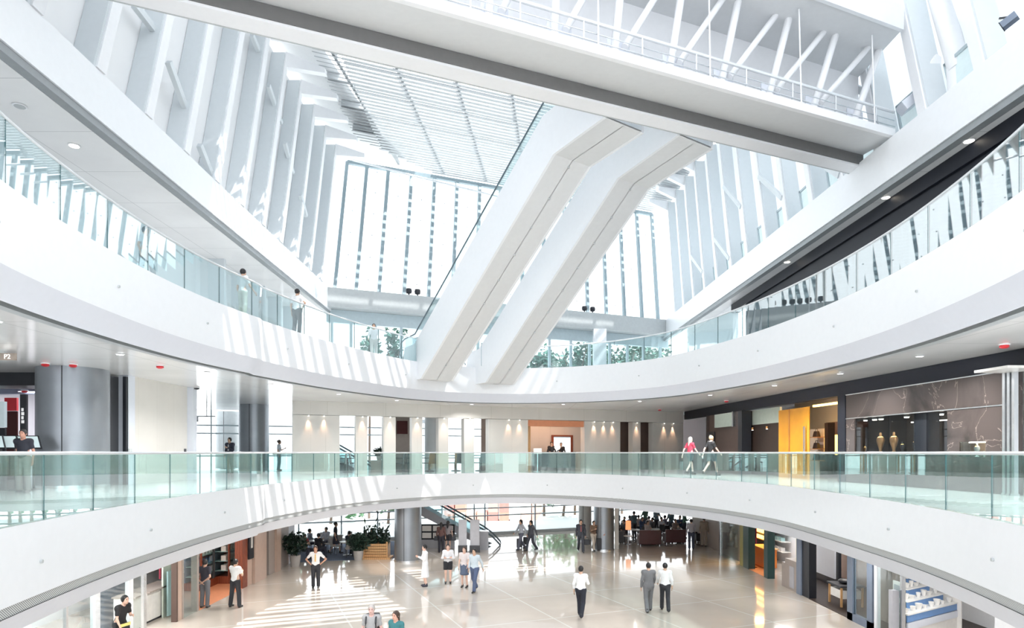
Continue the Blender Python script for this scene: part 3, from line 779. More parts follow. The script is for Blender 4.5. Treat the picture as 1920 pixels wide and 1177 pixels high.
for px,ex,rz,who in ((640,1.55,-1.5,'first slot, at its left edge'),(665,2.85,1.6,'first slot, at its right edge'),(748,.8,-1.5,'third slot, at its left edge'),(768,2.0,1.5,'third slot, at its right edge'),(797,1.5,-1.4,'fourth slot, at its left edge'),(815,1.3,3.1,'fourth slot, back to the hall'),(846,1.6,-1.5,'fifth slot, at its left edge'),(861,1.2,3.1,'fifth slot, back to the hall'),(893,1.4,-1.5,'sixth slot, at its left edge'),(909,1.2,3.1,'sixth slot, back to the hall')):
    p = back(px,ex); chair_at((p.x,p.y,EZ+FL1), rz, f'dark dining chair behind the {who}', 'dining chairs behind the cream wall', h=1.02)
p = back(710,1.2); tag(MB().box((p.x-.35,p.y-.3,EZ+FL1),(p.x+.55,p.y+.3,EZ+FL1+.62)).build('sideboard','taupe',bevel=.01),'low taupe sideboard behind the second slot of the cream wall','sideboard')
p2 = back(711,1.2)
def potplant(loc, r, h, potr, poth, label, group=None, leaf='leaf', seed=1, n=260):
    rnd = random.Random(seed); t = thing('potted_plant', label, 'plant', loc, group)
    l = Vector(loc)
    MB().lathe(l,[(potr*.75,0),(potr*.95,poth*.6),(potr,poth),(potr*.9,poth),(potr*.85,poth*.9)],n=18).build('pot','pot',t,smooth=True)
    mb = MB(); c = l+Vector((0,0,poth+h*.45))
    for _ in range(n):
        d = Vector((rnd.gauss(0,1),rnd.gauss(0,1),rnd.gauss(0,1))).normalized()*rnd.uniform(.4,1)
        p = c+Vector((d.x*r,d.y*r,d.z*h*.5)); s = rnd.uniform(.05,.11)
        u = Vector((rnd.gauss(0,1),rnd.gauss(0,1),rnd.gauss(0,.6))).normalized(); v = u.cross(Vector((rnd.gauss(0,1),rnd.gauss(0,1),rnd.gauss(0,1)))).normalized()
        mb.add([p-u*s*1.6,p-v*s*.6,p+u*s*1.6,p+v*s*.6+Vector((0,0,s*.3))],[(0,1,2,3)])
    mb.build('foliage',leaf,t)
    MB().tube(l+Vector((0,0,poth*.85)), c, .03).build('stem','bark',t)
    return t
potplant((p2.x,p2.y,EZ+FL1+.62),.28,.5,.14,.22,'small leafy plant on the taupe sideboard behind the second slot','',seed=3,n=90)
# entrance with orange lit header
facobj('trim_10', onB1, 990, 1096, 1.45, 1.78, 'terracotta', .1, .4)
facobj('trim_11', onB1, 992.5, 999, FL1, 1.45, 'wood', .3, .5)
a = onB1(985); b = onB1(1100)
arealight('entrance_light', ((a.x+b.x)/2, (a.y+b.y)/2+1.3, EZ+2.3), 2.6, .5, 45, (1,.55,.32))
mb = MB()
for q0,q1,h0,h1 in ((984,1035,FL1,2.4),(1072,1102,FL1,2.4),(1035,1072,.95,2.4),(1035,1072,FL1,-.35)):
    a, b = back(q0,3.0), back(q1,3.0)
    mb.hexa([(a.x,a.y,EZ+h0),(b.x,b.y,EZ+h0),(b.x,b.y+.15,EZ+h0),(a.x,a.y+.15,EZ+h0)],[(a.x,a.y,EZ+h1),(b.x,b.y,EZ+h1),(b.x,b.y+.15,EZ+h1),(a.x,a.y+.15,EZ+h1)])
struct(mb.build('wall_foyer','cream'))
t = None
a, b = back(1035,2.9), back(1073,2.9)
mb = MB()
for q0,q1,h0,h1 in ((1034,1038.5,FL1,1.05),(1070,1074.5,FL1,1.05),(1034,1074.5,.95,1.05)):
    x, y = back(q0,2.85), back(q1,2.85)
    mb.hexa([(x.x,x.y,EZ+h0),(y.x,y.y,EZ+h0),(y.x,y.y+.2,EZ+h0),(x.x,x.y+.2,EZ+h0)],[(x.x,x.y,EZ+h1),(y.x,y.y,EZ+h1),(y.x,y.y+.2,EZ+h1),(x.x,x.y+.2,EZ+h1)])
struct(mb.build('trim_12','redwood'))
c = back(1042, 1.2); cz = EZ+FL1
t = thing('reception_desk','dark reception desk inside the orange-lit entrance','desk',(c.x,c.y,cz))
MB().box((c.x-1.35,c.y-.3,cz),(c.x+1.1,c.y+.3,cz+1.0)).build('body','dark',t)
MB().box((c.x-1.4,c.y-.34,cz+1.0),(c.x+1.15,c.y+.34,cz+1.05)).build('counter_top','black',t)
lp = Vector((c.x+.1,c.y+.05,cz+1.05)); t = thing('table_lamp','small glowing table lamp on the dark reception desk','lamp',tuple(lp))
MB().lathe(lp,[(.08,0),(.07,.02),(.015,.03),(.015,.16)],n=12).build('base','steel',t); MB().ball(lp+Vector((0,0,.27)),.16,.16,.15).build('lamp_shade','lamp',t,smooth=True)
lp = Vector((c.x+.95,c.y+.9,cz)); 
c = back(1008,-1.2); t = thing('menu_stand','white menu board on a thin stand beside the entrance','menu stand',(c.x,c.y,cz))
MB().box((c.x-.02,c.y-.02,cz),(c.x+.02,c.y+.02,cz+.95)).build('pole','steel',t); MB().lathe((c.x,c.y,cz),[(.2,0),(.2,.02),(.03,.03)],n=16).build('base','steel',t)
MB().hexa([(c.x-.22,c.y-.08,cz+.95),(c.x+.22,c.y-.08,cz+.95),(c.x+.22,c.y-.05,cz+.95),(c.x-.22,c.y-.05,cz+.95)],[(c.x-.22,c.y+.05,cz+1.24),(c.x+.22,c.y+.05,cz+1.24),(c.x+.22,c.y+.08,cz+1.24),(c.x-.22,c.y+.08,cz+1.24)]).build('board','ceramic',t)

# ------------------------------------------------------------------ left side of the mezzanine
struct(facobj('wall_left', onL1, 251, 351, FL1, 2.45, 'cream', 0, .3))
mb = MB(); mb.box((-12.2,onL1(351).y,EZ+FL1),(-11.96,onL1(351).y+.25,EZ+2.45)); struct(mb.build('trim_13','lip'))
struct(facobj('trim_14', onL1, 240, 252, FL1, 2.45, 'lip', -.02, .3))
def column(px, Y, wpx, h0, h1, label, m='colmetal', seam=True, name='round_column'):
    r = wpx*.5/F*Y; x = (px-CX)/F*Y
    t = thing(name, label, 'column', (x,Y,EZ+h0))
    MB().lathe((x,Y,EZ+h0),[(r,0),(r,h1-h0)],n=40).build('cladding',m,t,smooth=True)
    if seam:
        a = math.atan2(-Y,-x)-.30
        MB().box((x+math.cos(a)*r-.012,Y+math.sin(a)*r-.012,EZ+h0),(x+math.cos(a)*r+.012,Y+math.sin(a)*r+.012,EZ+h1)).build('seam','dark',t)
    MB().lathe((x,Y,EZ+h0),[(r+.015,0),(r+.015,.08)],n=40).build('base_ring','steel',t,smooth=True)
    return t
column(138,18.9,117,FL1,2.45,'large grey metal column at the left end of the lower balcony')
column(476,33.0,53,FL1,2.45,'grey metal column behind the lower balcony, beside the man in the dark suit')
column(426,38.5,40,FL1,2.45,'pale blue-grey column farther back by the lobby windows', m='midgrey')
# pivoting dark panel next to the column
tag(facobj('folding_door', onL1, 197, 237, FL1, 2.38, 'dark', .25, .32),'tall dark folding door panel beside the large grey column','door')
tag(facobj('door_track', onL1, 236, 240, FL1, 2.4, 'black', .0, .1),'thin black door post beside the cream wall','post')
tag(facobj('switch_plate', onL1, 239.5, 245, -.02, .12, 'midgrey', -.05, -.02),'small grey switch plate on the pale wall end','switch')
tag(facobj('wall_plate', onL1, 345, 348, .0, .14, 'dark', -.03, 0),'small dark wall plate at the edge of the cream wall','switch')
# shop behind the left column: dark portal, ceiling, lit back wall
struct(MB().box((-19.9,19.6,EZ+2.05),(-13.0,20.4,EZ+2.45)).build('trim_15','black'))
struct(MB().box((-19.9,27.6,EZ+FL1),(-14.2,27.8,EZ+2.45)).build('wall_shop_left','white'))
struct(MB().box((-14.3,20.6,EZ+FL1),(-14.1,27.8,EZ+2.45)).build('wall_shop_side','white'))
struct(MB().box((-19.9,24.6,EZ+2.25),(-14.2,24.9,EZ+2.44)).build('trim_16','bluegrey'))
arealight('shop_light', (-17.2,25.2,EZ+2.3), 3, 2, 110, (1,.95,1))
def lettering(txt, loc, size, m, rot=(math.pi/2,0,0), name='lettering', parent=None, label=None, extr=.006, align='CENTER'):
    cu_ = bpy.data.curves.new(name,'FONT'); cu_.body = txt; cu_.size = size; cu_.extrude = extr; cu_.align_x = align; cu_.align_y = 'CENTER'
    o = bpy.data.objects.new('tmp_text', cu_); COL.objects.link(o); bpy.context.view_layer.update()
    me = bpy.data.meshes.new_from_object(o.evaluated_get(bpy.context.evaluated_depsgraph_get())); bpy.data.objects.remove(o)
    me.materials.clear(); me.materials.append(M[m]); ob = bpy.data.objects.new(name, me); COL.objects.link(ob)
    ob.location = loc; ob.rotation_euler = rot
    if parent is not None: ob.parent = parent; ob.matrix_parent_inverse = Matrix.Translation(-parent.location)
    return ob
p = P(9,668.5,15.5); t = thing('level_sign','small taupe sign reading P2 hanging below the mezzanine ceiling','sign',tuple(p))
sgn = MB().box((p.x-.27,p.y-.02,p.z-.085),(p.x+.27,p.y+.03,p.z+.085)).build('sign_board','taupesign',t)
lettering('P2',(p.x+.08,p.y-.03,p.z-.005),.16,'letter',parent=t)
MB().box((p.x-.02,p.y-.005,p.z+.1),(p.x+.0,p.y+.015,EZ+2.46)).build('hanger','steel',t)
p = P(45,770,21.5); t = thing('directory_post','tall dark grey post with white lettering in the left shop','post',(p.x,p.y,EZ+FL1))
MB().box((p.x-.1,p.y-.05,EZ+FL1),(p.x+.1,p.y+.05,EZ+1.95)).build('post','dark',t)
[MB().box((p.x-.045,p.y-.06,EZ+.98+i*.135),(p.x+.045-.02*(i%2),p.y-.05,EZ+1.08+i*.135)).build('letter_mark','letter',t) for i in range(4)]
x0,x1 = P(9,0,24).x,P(32,0,24).x
t = thing('banner','dark maroon banner panel hanging in the left shop','banner',((x0+x1)/2,24,EZ+FL1))
MB().box((x0,24,EZ+FL1),(x1,24.06,EZ+1.55)).build('panel','redbrown',t); MB().box((x0,23.98,EZ+1.56),(x1,24.07,EZ+2.05)).build('header','red',t)
x0,x1 = P(-28,0,22).x,P(9,0,22).x
t = thing('shop_screen','pale lit screen at the far edge of the left shop','screen',((x0+x1)/2,22,EZ+FL1))
MB().box((x0,22,EZ+.05),(x1,22.08,EZ+.85)).build('support','black',t); MB().box((x0,21.97,EZ+.86),(x1,22.1,EZ+1.75)).build('display','screen',t); MB().box((x0,22,EZ+FL1),(x1,22.1,EZ+.05)).build('base','black',t)
def lectern(px, Y, wd, label):
    x = (px-CX)/F*Y; z = EZ+FL1
    t = thing('menu_lectern',label,'lectern',(x,Y,z),'tilted menu panels in the left shop')
    MB().tube((x,Y+.1,z),(x,Y+.1,z+1.15),.03).build('pole','dark',t); MB().lathe((x,Y+.1,z),[(.18,0),(.18,.02),(.03,.04)]).build('base','dark',t)
    q = lambda u,v:(x-wd/2+wd*u-.28*(v),Y+.25*v,z+1.12+.36*v)
    def pl(u0,u1,v0,v1,o): return [Vector(q(u0,v0))+Vector((0,-o,o*.6)),Vector(q(u1,v0))+Vector((0,-o,o*.6)),Vector(q(u1,v1))+Vector((0,-o,o*.6)),Vector(q(u0,v1))+Vector((0,-o,o*.6))]
    MB().hexa(pl(0,1,0,1,-.02),pl(0,1,0,1,.01)).build('frame','black',t)
    MB().hexa(pl(.06,.94,.08,.92,.011),pl(.06,.94,.08,.92,.018)).build('menu_page','screen',t)
lectern(-4,17.0,.42,'tilted black-framed menu panel, farthest from the grey column')
lectern(24,17.2,.36,'tilted black-framed menu panel, middle of the three')
lectern(58,17.4,.62,'wide tilted black-framed menu panel behind the man in black, nearest the grey column')
# hanging direction sign in the lobby
p = P(382,780,31); t = thing('hanging_sign','grey direction sign board hanging from the lobby ceiling','sign',tuple(p))
MB().tube(p+Vector((.15,0,0)),Vector((p.x+.15,p.y,EZ+2.45)),.02).build('hanger','midgrey',t)
MB().box((p.x-.75,p.y-.03,p.z-.04),(p.x+.55,p.y+.03,p.z+.02)).build('cross_arm','midgrey',t)
MB().box((p.x-.78,p.y-.04,p.z-.27),(p.x-.28,p.y+.04,p.z-.03)).build('sign_board','panelgrey',t)
for px,py in ((85,683),(137,684.5),(300,687),(369,727.5),(46,729)):
    p = G(px,py,2.42) if px != 46 else P(46,733,23)
    t = thing('smoke_detector', {85:'red ceiling alarm just left above the large grey column',137:'red ceiling alarm above the large grey column',300:'small red ceiling alarm before the cream left wall',369:'small dark ceiling fitting above the left lobby',46:'red ceiling alarm inside the left shop'}[px],'ceiling alarm',tuple(p), 'red alarms on the mezzanine ceiling')
    MB().lathe(p+Vector((0,0,-.06)),[(.05,0),(.10,.03),(.09,.07)],n=16).build('body','red' if px != 369 else 'dark',t,smooth=True); MB().lathe(p+Vector((0,0,.01)),[(.11,0),(.11,.03)],n=16).build('base','white',t)
# lobby service counter by the far window on the left
p = Vector(((535-CX)/F*34,34,EZ+FL1)); t = thing('service_counter','teal glass counter by the lobby window, beside the cream wall','counter',tuple(p))
MB().box((p.x-.5,p.y-.3,p.z),(p.x+.35,p.y+.3,p.z+.9)).build('body','shopglass',t); MB().box((p.x-.55,p.y-.35,p.z+.9),(p.x+.4,p.y+.35,p.z+.95)).build('counter_top','white',t)

# ------------------------------------------------------------------ right side of the mezzanine: shops
struct(facobj('trim_17', onR1, 1283, 1960, 1.98, 2.44, 'navyblack', 0, .3))
struct(facobj('wall_right', onR1, 1330, 1385, FL1, 1.98, 'brown', .0, .3))
struct(facobj('wall_recess', onR1d(1.2), 1268, 1345, FL1, 2.44, 'redbrown', 0, .2))
mb = MB(); fac(mb,onR1,1324,1331,FL1,1.98,0,1.3); struct(mb.build('trim_18','darkbrown'))
q0 = onR1(1334); t = thing('menu_board','small black board with white lettering on the brown wall','menu board',(q0.x,q0.y,EZ+.35))
facobj('board', onR1, 1327.5, 1341, .35, 1.1, 'black', -.06, -.02, t)
lettering('J/E',(q0.x-.07,q0.y,EZ+.84),.24,'letter',rot=(math.pi/2,0,-math.pi/2+.0713),parent=t)
for i in range(6): facobj('letter_mark', onR1, 1329.2+i*1.8, 1330.4+i*1.8, .52, .62, 'letter', -.068, -.061, t)
t = thing('shop_sign_box','pale green blank sign box above the brown wall','sign',(onR1(1365).x,onR1(1365).y,EZ+1.3))
facobj('light_box', onR1, 1346, 1379, 1.28, 1.95, 'pvc', -.18, -.01, t); facobj('end_frame', onR1, 1379, 1381, 1.25, 1.98, 'steel', -.19, -.01, t)
struct(facobj('trim_19', onR1, 1385.5, 1393, FL1, 1.98, 'black', -.05, .4))
struct(facobj('wall_right_bay', onR1d(.5), 1380, 1462, FL1, 1.3, 'darkbrown', 0, .2))
struct(facobj('trim_20', onR1d(.5), 1410, 1462, 1.3, 1.98, 'pvc', 0, .1))
struct(facobj('trim_21', onR1d(.5), 1380, 1410, 1.3, 1.98, 'darkbrown', 0, .1))
for px, who in ((1411,'left of the pair'),(1438,'beside the amber wall')):
    q = onR1d(.38)(px); b = Vector((q.x,q.y,EZ+1.05))
    t = thing('wall_sconce',f'small warm wall light on the dark brown bay, {who}','wall light',tuple(b),'wall lights on the dark brown bay')
    MB().tube(b,b+Vector((0,0,.12)),.05).build('housing','bronze',t); MB().tube(b-Vector((0,0,.01)),b,.04).build('lens','lamp',t)
    spot(b-Vector((0,0,.03)),(q.x+.12,q.y,EZ+.2),8,(1,.6,.35),60)
struct(facobj('wall_amber', onR1, 1459, 1516, FL1, 1.75, 'gold', .02, .05))
struct(facobj('trim_22', onR1, 1478.5, 1480, FL1, 1.75, 'bronze', .0, .02))
tag(facobj('door_handle_bar', onR1, 1508, 1511, -.9, 1.0, 'steel', -.05, -.01),'long upright steel door pull on the amber glass wall','door pull')
# amber shop interior
struct(facobj('wall_amber_back', onR1d(3.0), 1490, 1600, FL1, 2.44, 'cream', 0, .15))
struct(facobj('trim_23', onR1, 1572, 1586, FL1, 1.98, 'navyblack', -.03, 3.0))
struct(facobj('trim_24', onR1, 1519, 1573, 1.72, 1.80, 'lampgold', .1, .2))
a = onR1d(1.5)(1546); arealight('amber_shop_light',(a.x,a.y,EZ+2.3),1.6,1.6,75,(1,.62,.25))
t = thing('display_shelf','lit shelf unit with dark handbags in the amber shop','shelf unit',(a.x+2.2,a.y,EZ+FL1))
facobj('back_board', onR1d(1.9), 1517, 1545, FL1, 1.0, 'cream', 0, .1, t); facobj('end_panel', onR1d(1.5), 1546, 1552, FL1, 1.2, 'darkbrown', 0, .3, t); 
shz = (-.35,.13,.62)
for h in shz: facobj('shelf', onR1d(1.5), 1516, 1546, h, h+.03, 'wood', 0, .4, t)
for i,h in enumerate(shz):
    q = onR1d(1.7)(1531); b = Vector((q.x,q.y,EZ+h+.03)); tt = thing('handbag','dark handbag on the '+['lowest','middle','top'][i]+' shelf of the amber shop','handbag',tuple(b),'handbags in the amber shop')
    MB().hexa([b+Vector((-.09,-.2,0)),b+Vector((.09,-.2,0)),b+Vector((.09,.2,0)),b+Vector((-.09,.2,0))],[b+Vector((-.05,-.15,.25)),b+Vector((.05,-.15,.25)),b+Vector((.05,.15,.25)),b+Vector((-.05,.15,.25))]).build('body','darkbrown',tt,bevel=.02)
    MB().path([b+Vector((0,-.1,.25)),b+Vector((0,-.07,.34)),b+Vector((0,.07,.34)),b+Vector((0,.1,.25))],.012).build('strap','darkbrown',tt)
struct(facobj('trim_53', onR1d(2.0), 1550, 1578, .72, 1.25, 'brown', -.02, .1)); struct(facobj('trim_54', onR1d(2.0), 1550, 1578, FL1, -.1, 'darkbrown', -.3, .1))
tag(facobj('slatted_screen', onR1d(2.0), 1552, 1576, -.1, .72, 'lampgold', 0, .08),'glowing amber slatted screen in the amber shop','screen')
for i,(px,hh) in enumerate(((1492,.55),(1468,.5))):
    q = onR1(px); b = Vector((q.x-.9,q.y,EZ+FL1))
# marble front
struct(facobj('wall_marble_head', onR1, 1585, 1896, 1.16, 1.96, 'marble', 0, .3))
struct(facobj('trim_25', onR1, 1585, 1896, 1.14, 1.17, 'steel', -.02, 0)); struct(facobj('trim_26', onR1, 1585, 1896, 1.955, 1.985, 'steel', -.02, 0))
mb = MB(); fac(mb,onR1,1585,1602,FL1,1.15,0,.3); fac(mb,onR1,1776,1799,FL1,1.15,0,.3); fac(mb,onR1,1848,1896,FL1,1.15,0,.3); fac(mb,onR1,1799,1848,.28,1.15,0,.3); fac(mb,onR1,1799,1848,FL1,-.12,0,.3)
fac(mb,onR1,1602,1776,FL1,-.10,0,.3)
struct(mb.build('wall_marble','marble'))
struct(facobj('wall_marble_back', onR1d(2.2), 1592, 1860, FL1, 1.9, 'brown', 0, .1))
tag(facobj('display_column', onR1d(.2), 1713, 1737, -.1, 1.15, 'black', 0, .4),'black upright column in the jewellery shop window','column')
t = thing('shop_window','large dark jewellery display window in the marble front','window',(onR1(1690).x,onR1(1690).y,EZ-.1))
for a,b in ((1602,1664),(1665,1712),(1738,1776)): facobj('pane', onR1, a, b, -.10, 1.14, 'jewelglass', .04, .07, t)
facobj('plinth', onR1, 1602, 1776, -.10, -.02, 'black', .1, .9, t)
facobj('light_strip', onR1d(1.2), 1708, 1776, .95, .98, 'lamp', 0, .05, t)
for i,px in enumerate((1622,1640,1652,1700,1724,1757,1764)):
    q = onR1d(.7)(px); b = Vector((q.x,q.y,EZ+1.08)); t = thing('shop_spotlight','small white spotlight in the jewellery window ceiling, '+ORD[i]+' from the amber shop','spotlight',tuple(b),'spotlights in the jewellery window')
    MB().tube(b,b+Vector((0,0,.03)),.07).build('lens','lamp',t); MB().tube(b+Vector((0,0,.03)),b+Vector((0,0,.06)),.085).build('housing','white',t)
def bust(px, m, label, sc=1.0, base=-.02, dpt=.45):
    q = onR1d(dpt)(px); b = Vector((q.x,q.y,EZ+base)); t = thing('display_bust',label,'display bust',tuple(b),'display busts in the jewellery window')
    pr = [(.10,0),(.11,.02),(.05,.05),(.06,.12),(.12,.26),(.15,.36),(.13,.43),(.05,.47),(.045,.56),(.03,.58)]
    MB().lathe(b,[(r*sc,z*sc) for r,z in pr],n=16,sx=.6).build('torso',m,t,smooth=True)
    MB().lathe(b+Vector((0,0,.38*sc)),[(.13*sc,0),(.11*sc,.05*sc),(.07*sc,.09*sc)],n=16,sx=.66).build('necklace','lampgold',t)
bust(1651,'bronze','bronze jewellery bust, left of the tall pair in the window',1.15); bust(1676,'bronze','bronze jewellery bust, right of the tall pair in the window',1.15)
bust(1692,'black','small black jewellery bust next to the tall bronze pair',.6); bust(1716,'black','small black jewellery bust at the foot of the black column',.75); bust(1622,'bronze','low bronze jewellery stand near the amber shop end of the window',.45)
q = onR1(1717); 
# small lit niche in the marble
t = thing('display_niche','small lit display niche in the marble wall','niche',(onR1(1823).x,onR1(1823).y,EZ-.12))
facobj('back_board', onR1d(.5), 1797, 1855, -.12, .28, 'tan', 0, .05, t); facobj('pane', onR1, 1799, 1848, -.12, .28, 'shopglass', .02, .05, t); facobj('light_strip', onR1, 1803, 1845, .25, .275, 'lamp', .2, .3, t)
facobj('mirror', onR1d(.4), 1803, 1811, -.10, .27, 'screen', 0, .05, t)
bust(1832,'ceramic','pale stone jewellery bust in the small lit niche',.62,-.12,.25); bust(1845,'ceramic','tiny pale jewellery stand at the end of the lit niche',.28,-.12,.2)
for i,px in enumerate((1897,1906,1915)):
    q = onR1(px); t = thing('shutter_post','polished steel shutter post, '+ORD[i]+' from the marble wall','post',(q.x-.15,q.y,EZ+FL1),'steel shutter posts')
    MB().box((q.x-.2,q.y-.04,EZ+FL1),(q.x-.1,q.y+.04,EZ+1.92)).build('post','steel',t); MB().box((q.x-.22,q.y-.05,EZ+FL1),(q.x-.08,q.y+.05,EZ+FL1+.05)).build('base_ring','steel',t)
tag(facobj('canopy_disc', onR1, 1893, 1960, 1.9, 1.96, 'ceramic', -.9, 0),'round-edged white canopy over the steel shutter posts','canopy')
for px,py,who in ((1883,648,'above the marble shop front'),(1362,752,'above the brown wall'),(1237,768,'near the end of the cream wall')):
    p = G(px,py,2.42); t = thing('smoke_detector','red ceiling alarm '+who,'ceiling alarm',tuple(p),'red alarms on the mezzanine ceiling')
    MB().lathe(p+Vector((0,0,-.06)),[(.05,0),(.10,.03),(.09,.07)],n=16).build('body','red',t,smooth=True); MB().lathe(p+Vector((0,0,.01)),[(.11,0),(.11,.03)],n=16).build('base','white',t)

# ------------------------------------------------------------------ upper level walls
struct(MB().box((-14.0,4,EZ+4.12),(-13.6,27.5,EZ+8.42)).build('wall_upper_left','white'))
mb = MB(); Y = 27.8
while Y < 38:
    mb.box((-13.2,Y,EZ+4.12),(-12.5,Y+.18,EZ+8.6)); Y += 2.27
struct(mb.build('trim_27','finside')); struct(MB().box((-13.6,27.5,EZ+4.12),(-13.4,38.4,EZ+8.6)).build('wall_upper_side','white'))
struct(MB().box((12.6,8,EZ+4.12),(13.0,34.5,EZ+7.95)).build('wall_upper_right','navyblack'))
struct(MB().box((12.5,8,EZ+7.96),(12.95,36.5,EZ+8.42)).build('trim_28','navyblack'))
struct(MB().box((12.6,36.5,EZ+4.12),(12.9,46,EZ+8.42)).build('wall_upper_end','white'))
e = endpt(1121,0); tag(MB().box((e.x-.45,e.y-1.2,EZ+4.12),(e.x+.45,e.y-.6,EZ+8.75)).build('square_column','mullw'),'white square column below the grey transom, right of the escalators','column')
e = endpt(770,0); t = thing('stair_tower','slender white slatted tower standing just outside the end window','tower',(e.x,e.y+3,EZ+1))
MB().box((e.x-.3,e.y+2.7,EZ+1),(e.x-.2,e.y+3.2,EZ+8.2)).build('post','white',t); MB().box((e.x+.6,e.y+2.7,EZ+1),(e.x+.7,e.y+3.2,EZ+8.2)).build('post','white',t)
mb = MB()
for i in range(9): mb.box((e.x-.2,e.y+2.8,EZ+2+i*.7),(e.x+.6,e.y+3.1,EZ+2.25+i*.7))
mb.build('slat','white',t)
tag(facobj('dark_door', lambda px: Vector(((px-CX)/F*((11.9)/((px-CX)/F)),(11.9)/((px-CX)/F))), 1308, 1372, 4.12, 6.1, 'bluegrey', 0, .1),'dark grey door panel behind the upper balustrade near the right beam','door')
# recessed downlights in the upper soffits
for px,py,who in ((1817,264,'nearest to us along the right soffit'),(1661,370,'second along the right soffit'),(1476,491,'third along the right soffit')):
    p = G(px,py,8.41); t = thing('recessed_downlight','round recessed downlight, '+who,'downlight',tuple(p),'downlights in the right soffit')
    MB().lathe(p+Vector((0,0,-.012)),[(.13,0),(.16,.012)],n=20).build('trim_ring','white',t); MB().lathe(p+Vector((0,0,-.02)),[(.12,0),(.12,.01)],n=20).build('lens','lamp',t)
for px,py,who in ((139,273,'beside the left beam'),(37,199,'nearest the frame edge')):
    p = G(px,py,8.41); t = thing('recessed_downlight','round recessed downlight in the left soffit, '+who,'downlight',tuple(p),'downlights in the left soffit')
    MB().lathe(p+Vector((0,0,-.012)),[(.13,0),(.16,.012)],n=20).build('trim_ring','white',t); MB().lathe(p+Vector((0,0,-.02)),[(.12,0),(.12,.01)],n=20).build('lens','lamp' if px==139 else 'midgrey',t)

# outer shell behind the shops
struct(MB().box((15.0,-2,0),(15.2,48,EZ+4.1)).build('wall_outer_right','white')); struct(MB().box((-20.2,-2,0),(-20.0,35.4,EZ+4.1)).build('wall_outer_left','white'))
# rings of small downlights added to brighten the mezzanine and ground floor
def add_fill_light(c, nn, i, off, h, e, label, group, spr=150):
    p = c[i]+nn[i]*off; l = Vector((p.x,p.y,EZ+h))
    t = thing('recessed_downlight', label, 'downlight', tuple(l), group)
    MB().lathe(l+Vector((0,0,-.012)),[(.085,0),(.11,.012)],n=16).build('trim_ring','white',t); MB().lathe(l+Vector((0,0,-.018)),[(.08,0),(.08,.006)],n=16).build('lens','lampw',t)
    d = bpy.data.lights.new('added_fill_glow','AREA'); d.shape='DISK'; d.size=.16; d.energy=e; d.color=(1,.98,.95); d.spread=math.radians(spr)
    o = bpy.data.objects.new('added_fill_glow',d); COL.objects.link(o); o.location = l+Vector((0,0,-.03))
n_ = len(R2)
for k in range(18):
    i = int((k+.5)*n_/18); sd_ = 'left' if R2[i].x < 0 else 'right'
    kk = k if k < 9 else 17-k
    add_fill_light(R2,N2,i,1.5,2.44,(45 if R2[i].y > 27 else 210 if R2[i].x > 5 else 115),f'tiny added fill downlight in the mezzanine ceiling, {sd_} half, {ORD[8-kk]} from the middle','added fill lights in the mezzanine ceiling')
for k in range(18):  # unseen lamps added below the balcony lip to brighten the ground floor
    i = int((k+.5)*len(R1)/18); sd_ = 'left' if R1[i].x < 0 else 'right'
    kk = k if k < 9 else 17-k
    add_fill_light(R1,N1,i,2.0,-2.61,42,f'tiny added fill downlight under the lower balcony, {sd_} half, {ORD[8-kk]} from the middle','added fill lights under the lower balcony')
# ------------------------------------------------------------------ ground floor
FG = -5.55
def gbox(name, x0,y0,x1,y1,h0,h1,m,parent=None,bevel=0): return MB().box((x0,y0,EZ+h0),(x1,y1,EZ+h1)).build(name,m,parent,bevel=bevel)
column(765,32.9,50,FG,-2.6,'large brushed metal column standing on the ground floor beside the stair')
column(1132,36.6,38,FG,-2.6,'brushed metal column on the ground floor beside the lounge')
column(1097,40.3,24,FG,-2.6,'paler round column farther back beside the end window', m='midgrey')
# outside: paving, water edge, trees and stacked containers
struct(MB().prism([(-40,Yend(-40)+.5),(40,Yend(40)+.5),(40,80),(3.5,66),(2,52.5),(-9,51),(-10,62),(-40,62)],-.3,-.02).build('ground_outside','out'))
struct(MB().prism([(-300,50),(300,50),(300,500),(-300,500)],-12.5,-12).build('ground_shore','out'))
def tree(px, Y, h0, h1, wpx, label, seed, leaf='tree', n=900, grp='trees outside the end window'):
    rnd = random.Random(seed); x = (px-CX)/F*Y; r = wpx*.5/F*Y
    t = thing('tree',label,'tree',(x,Y,EZ+FG),grp)
    zc = EZ+(h0+h1)/2; rz = (h1-h0)/2
    tr = MB().tube((x,Y,0),(x+.1*r,Y,zc),.12,.07)
    for k in range(5):
        a = k*1.3; tr.tube((x+.05*r,Y,zc-rz*.7),(x+math.cos(a)*r*.6,Y+math.sin(a)*r*.6,zc+rz*.3),.09,.04,n=6)
    tr.build('trunk','bark',t,smooth=True)
    mb = MB(); blobs = [(rnd.gauss(0,.45),rnd.gauss(0,.45),rnd.gauss(0,.45)) for _ in range(12)]
    for _ in range(n):
        bx,by,bz = rnd.choice(blobs)
        d = Vector((rnd.gauss(0,1),rnd.gauss(0,1),rnd.gauss(0,1))).normalized()*rnd.uniform(.2,.48)
        p = Vector((x+(bx+d.x)*r,Y+(by+d.y)*r,zc+(bz+d.z)*rz)); s = rnd.uniform(.14,.3)
        u = Vector((rnd.gauss(0,1),rnd.gauss(0,1),rnd.gauss(0,.6))).normalized(); v = u.cross(Vector((rnd.gauss(0,1),rnd.gauss(0,1),rnd.gauss(0,1)))).normalized()
        mb.add([p-u*s,p-v*s*.6,p+u*s,p+v*s*.6],[(0,1,2,3)])
    mb.build('foliage',leaf,t)
tree(1020,56,4.5,9.6,76,'green tree outside, behind the foot of the second escalator',11)
tree(1078,57,4.4,11.2,118,'tall green tree outside, left of the white square column',12,n=1400)
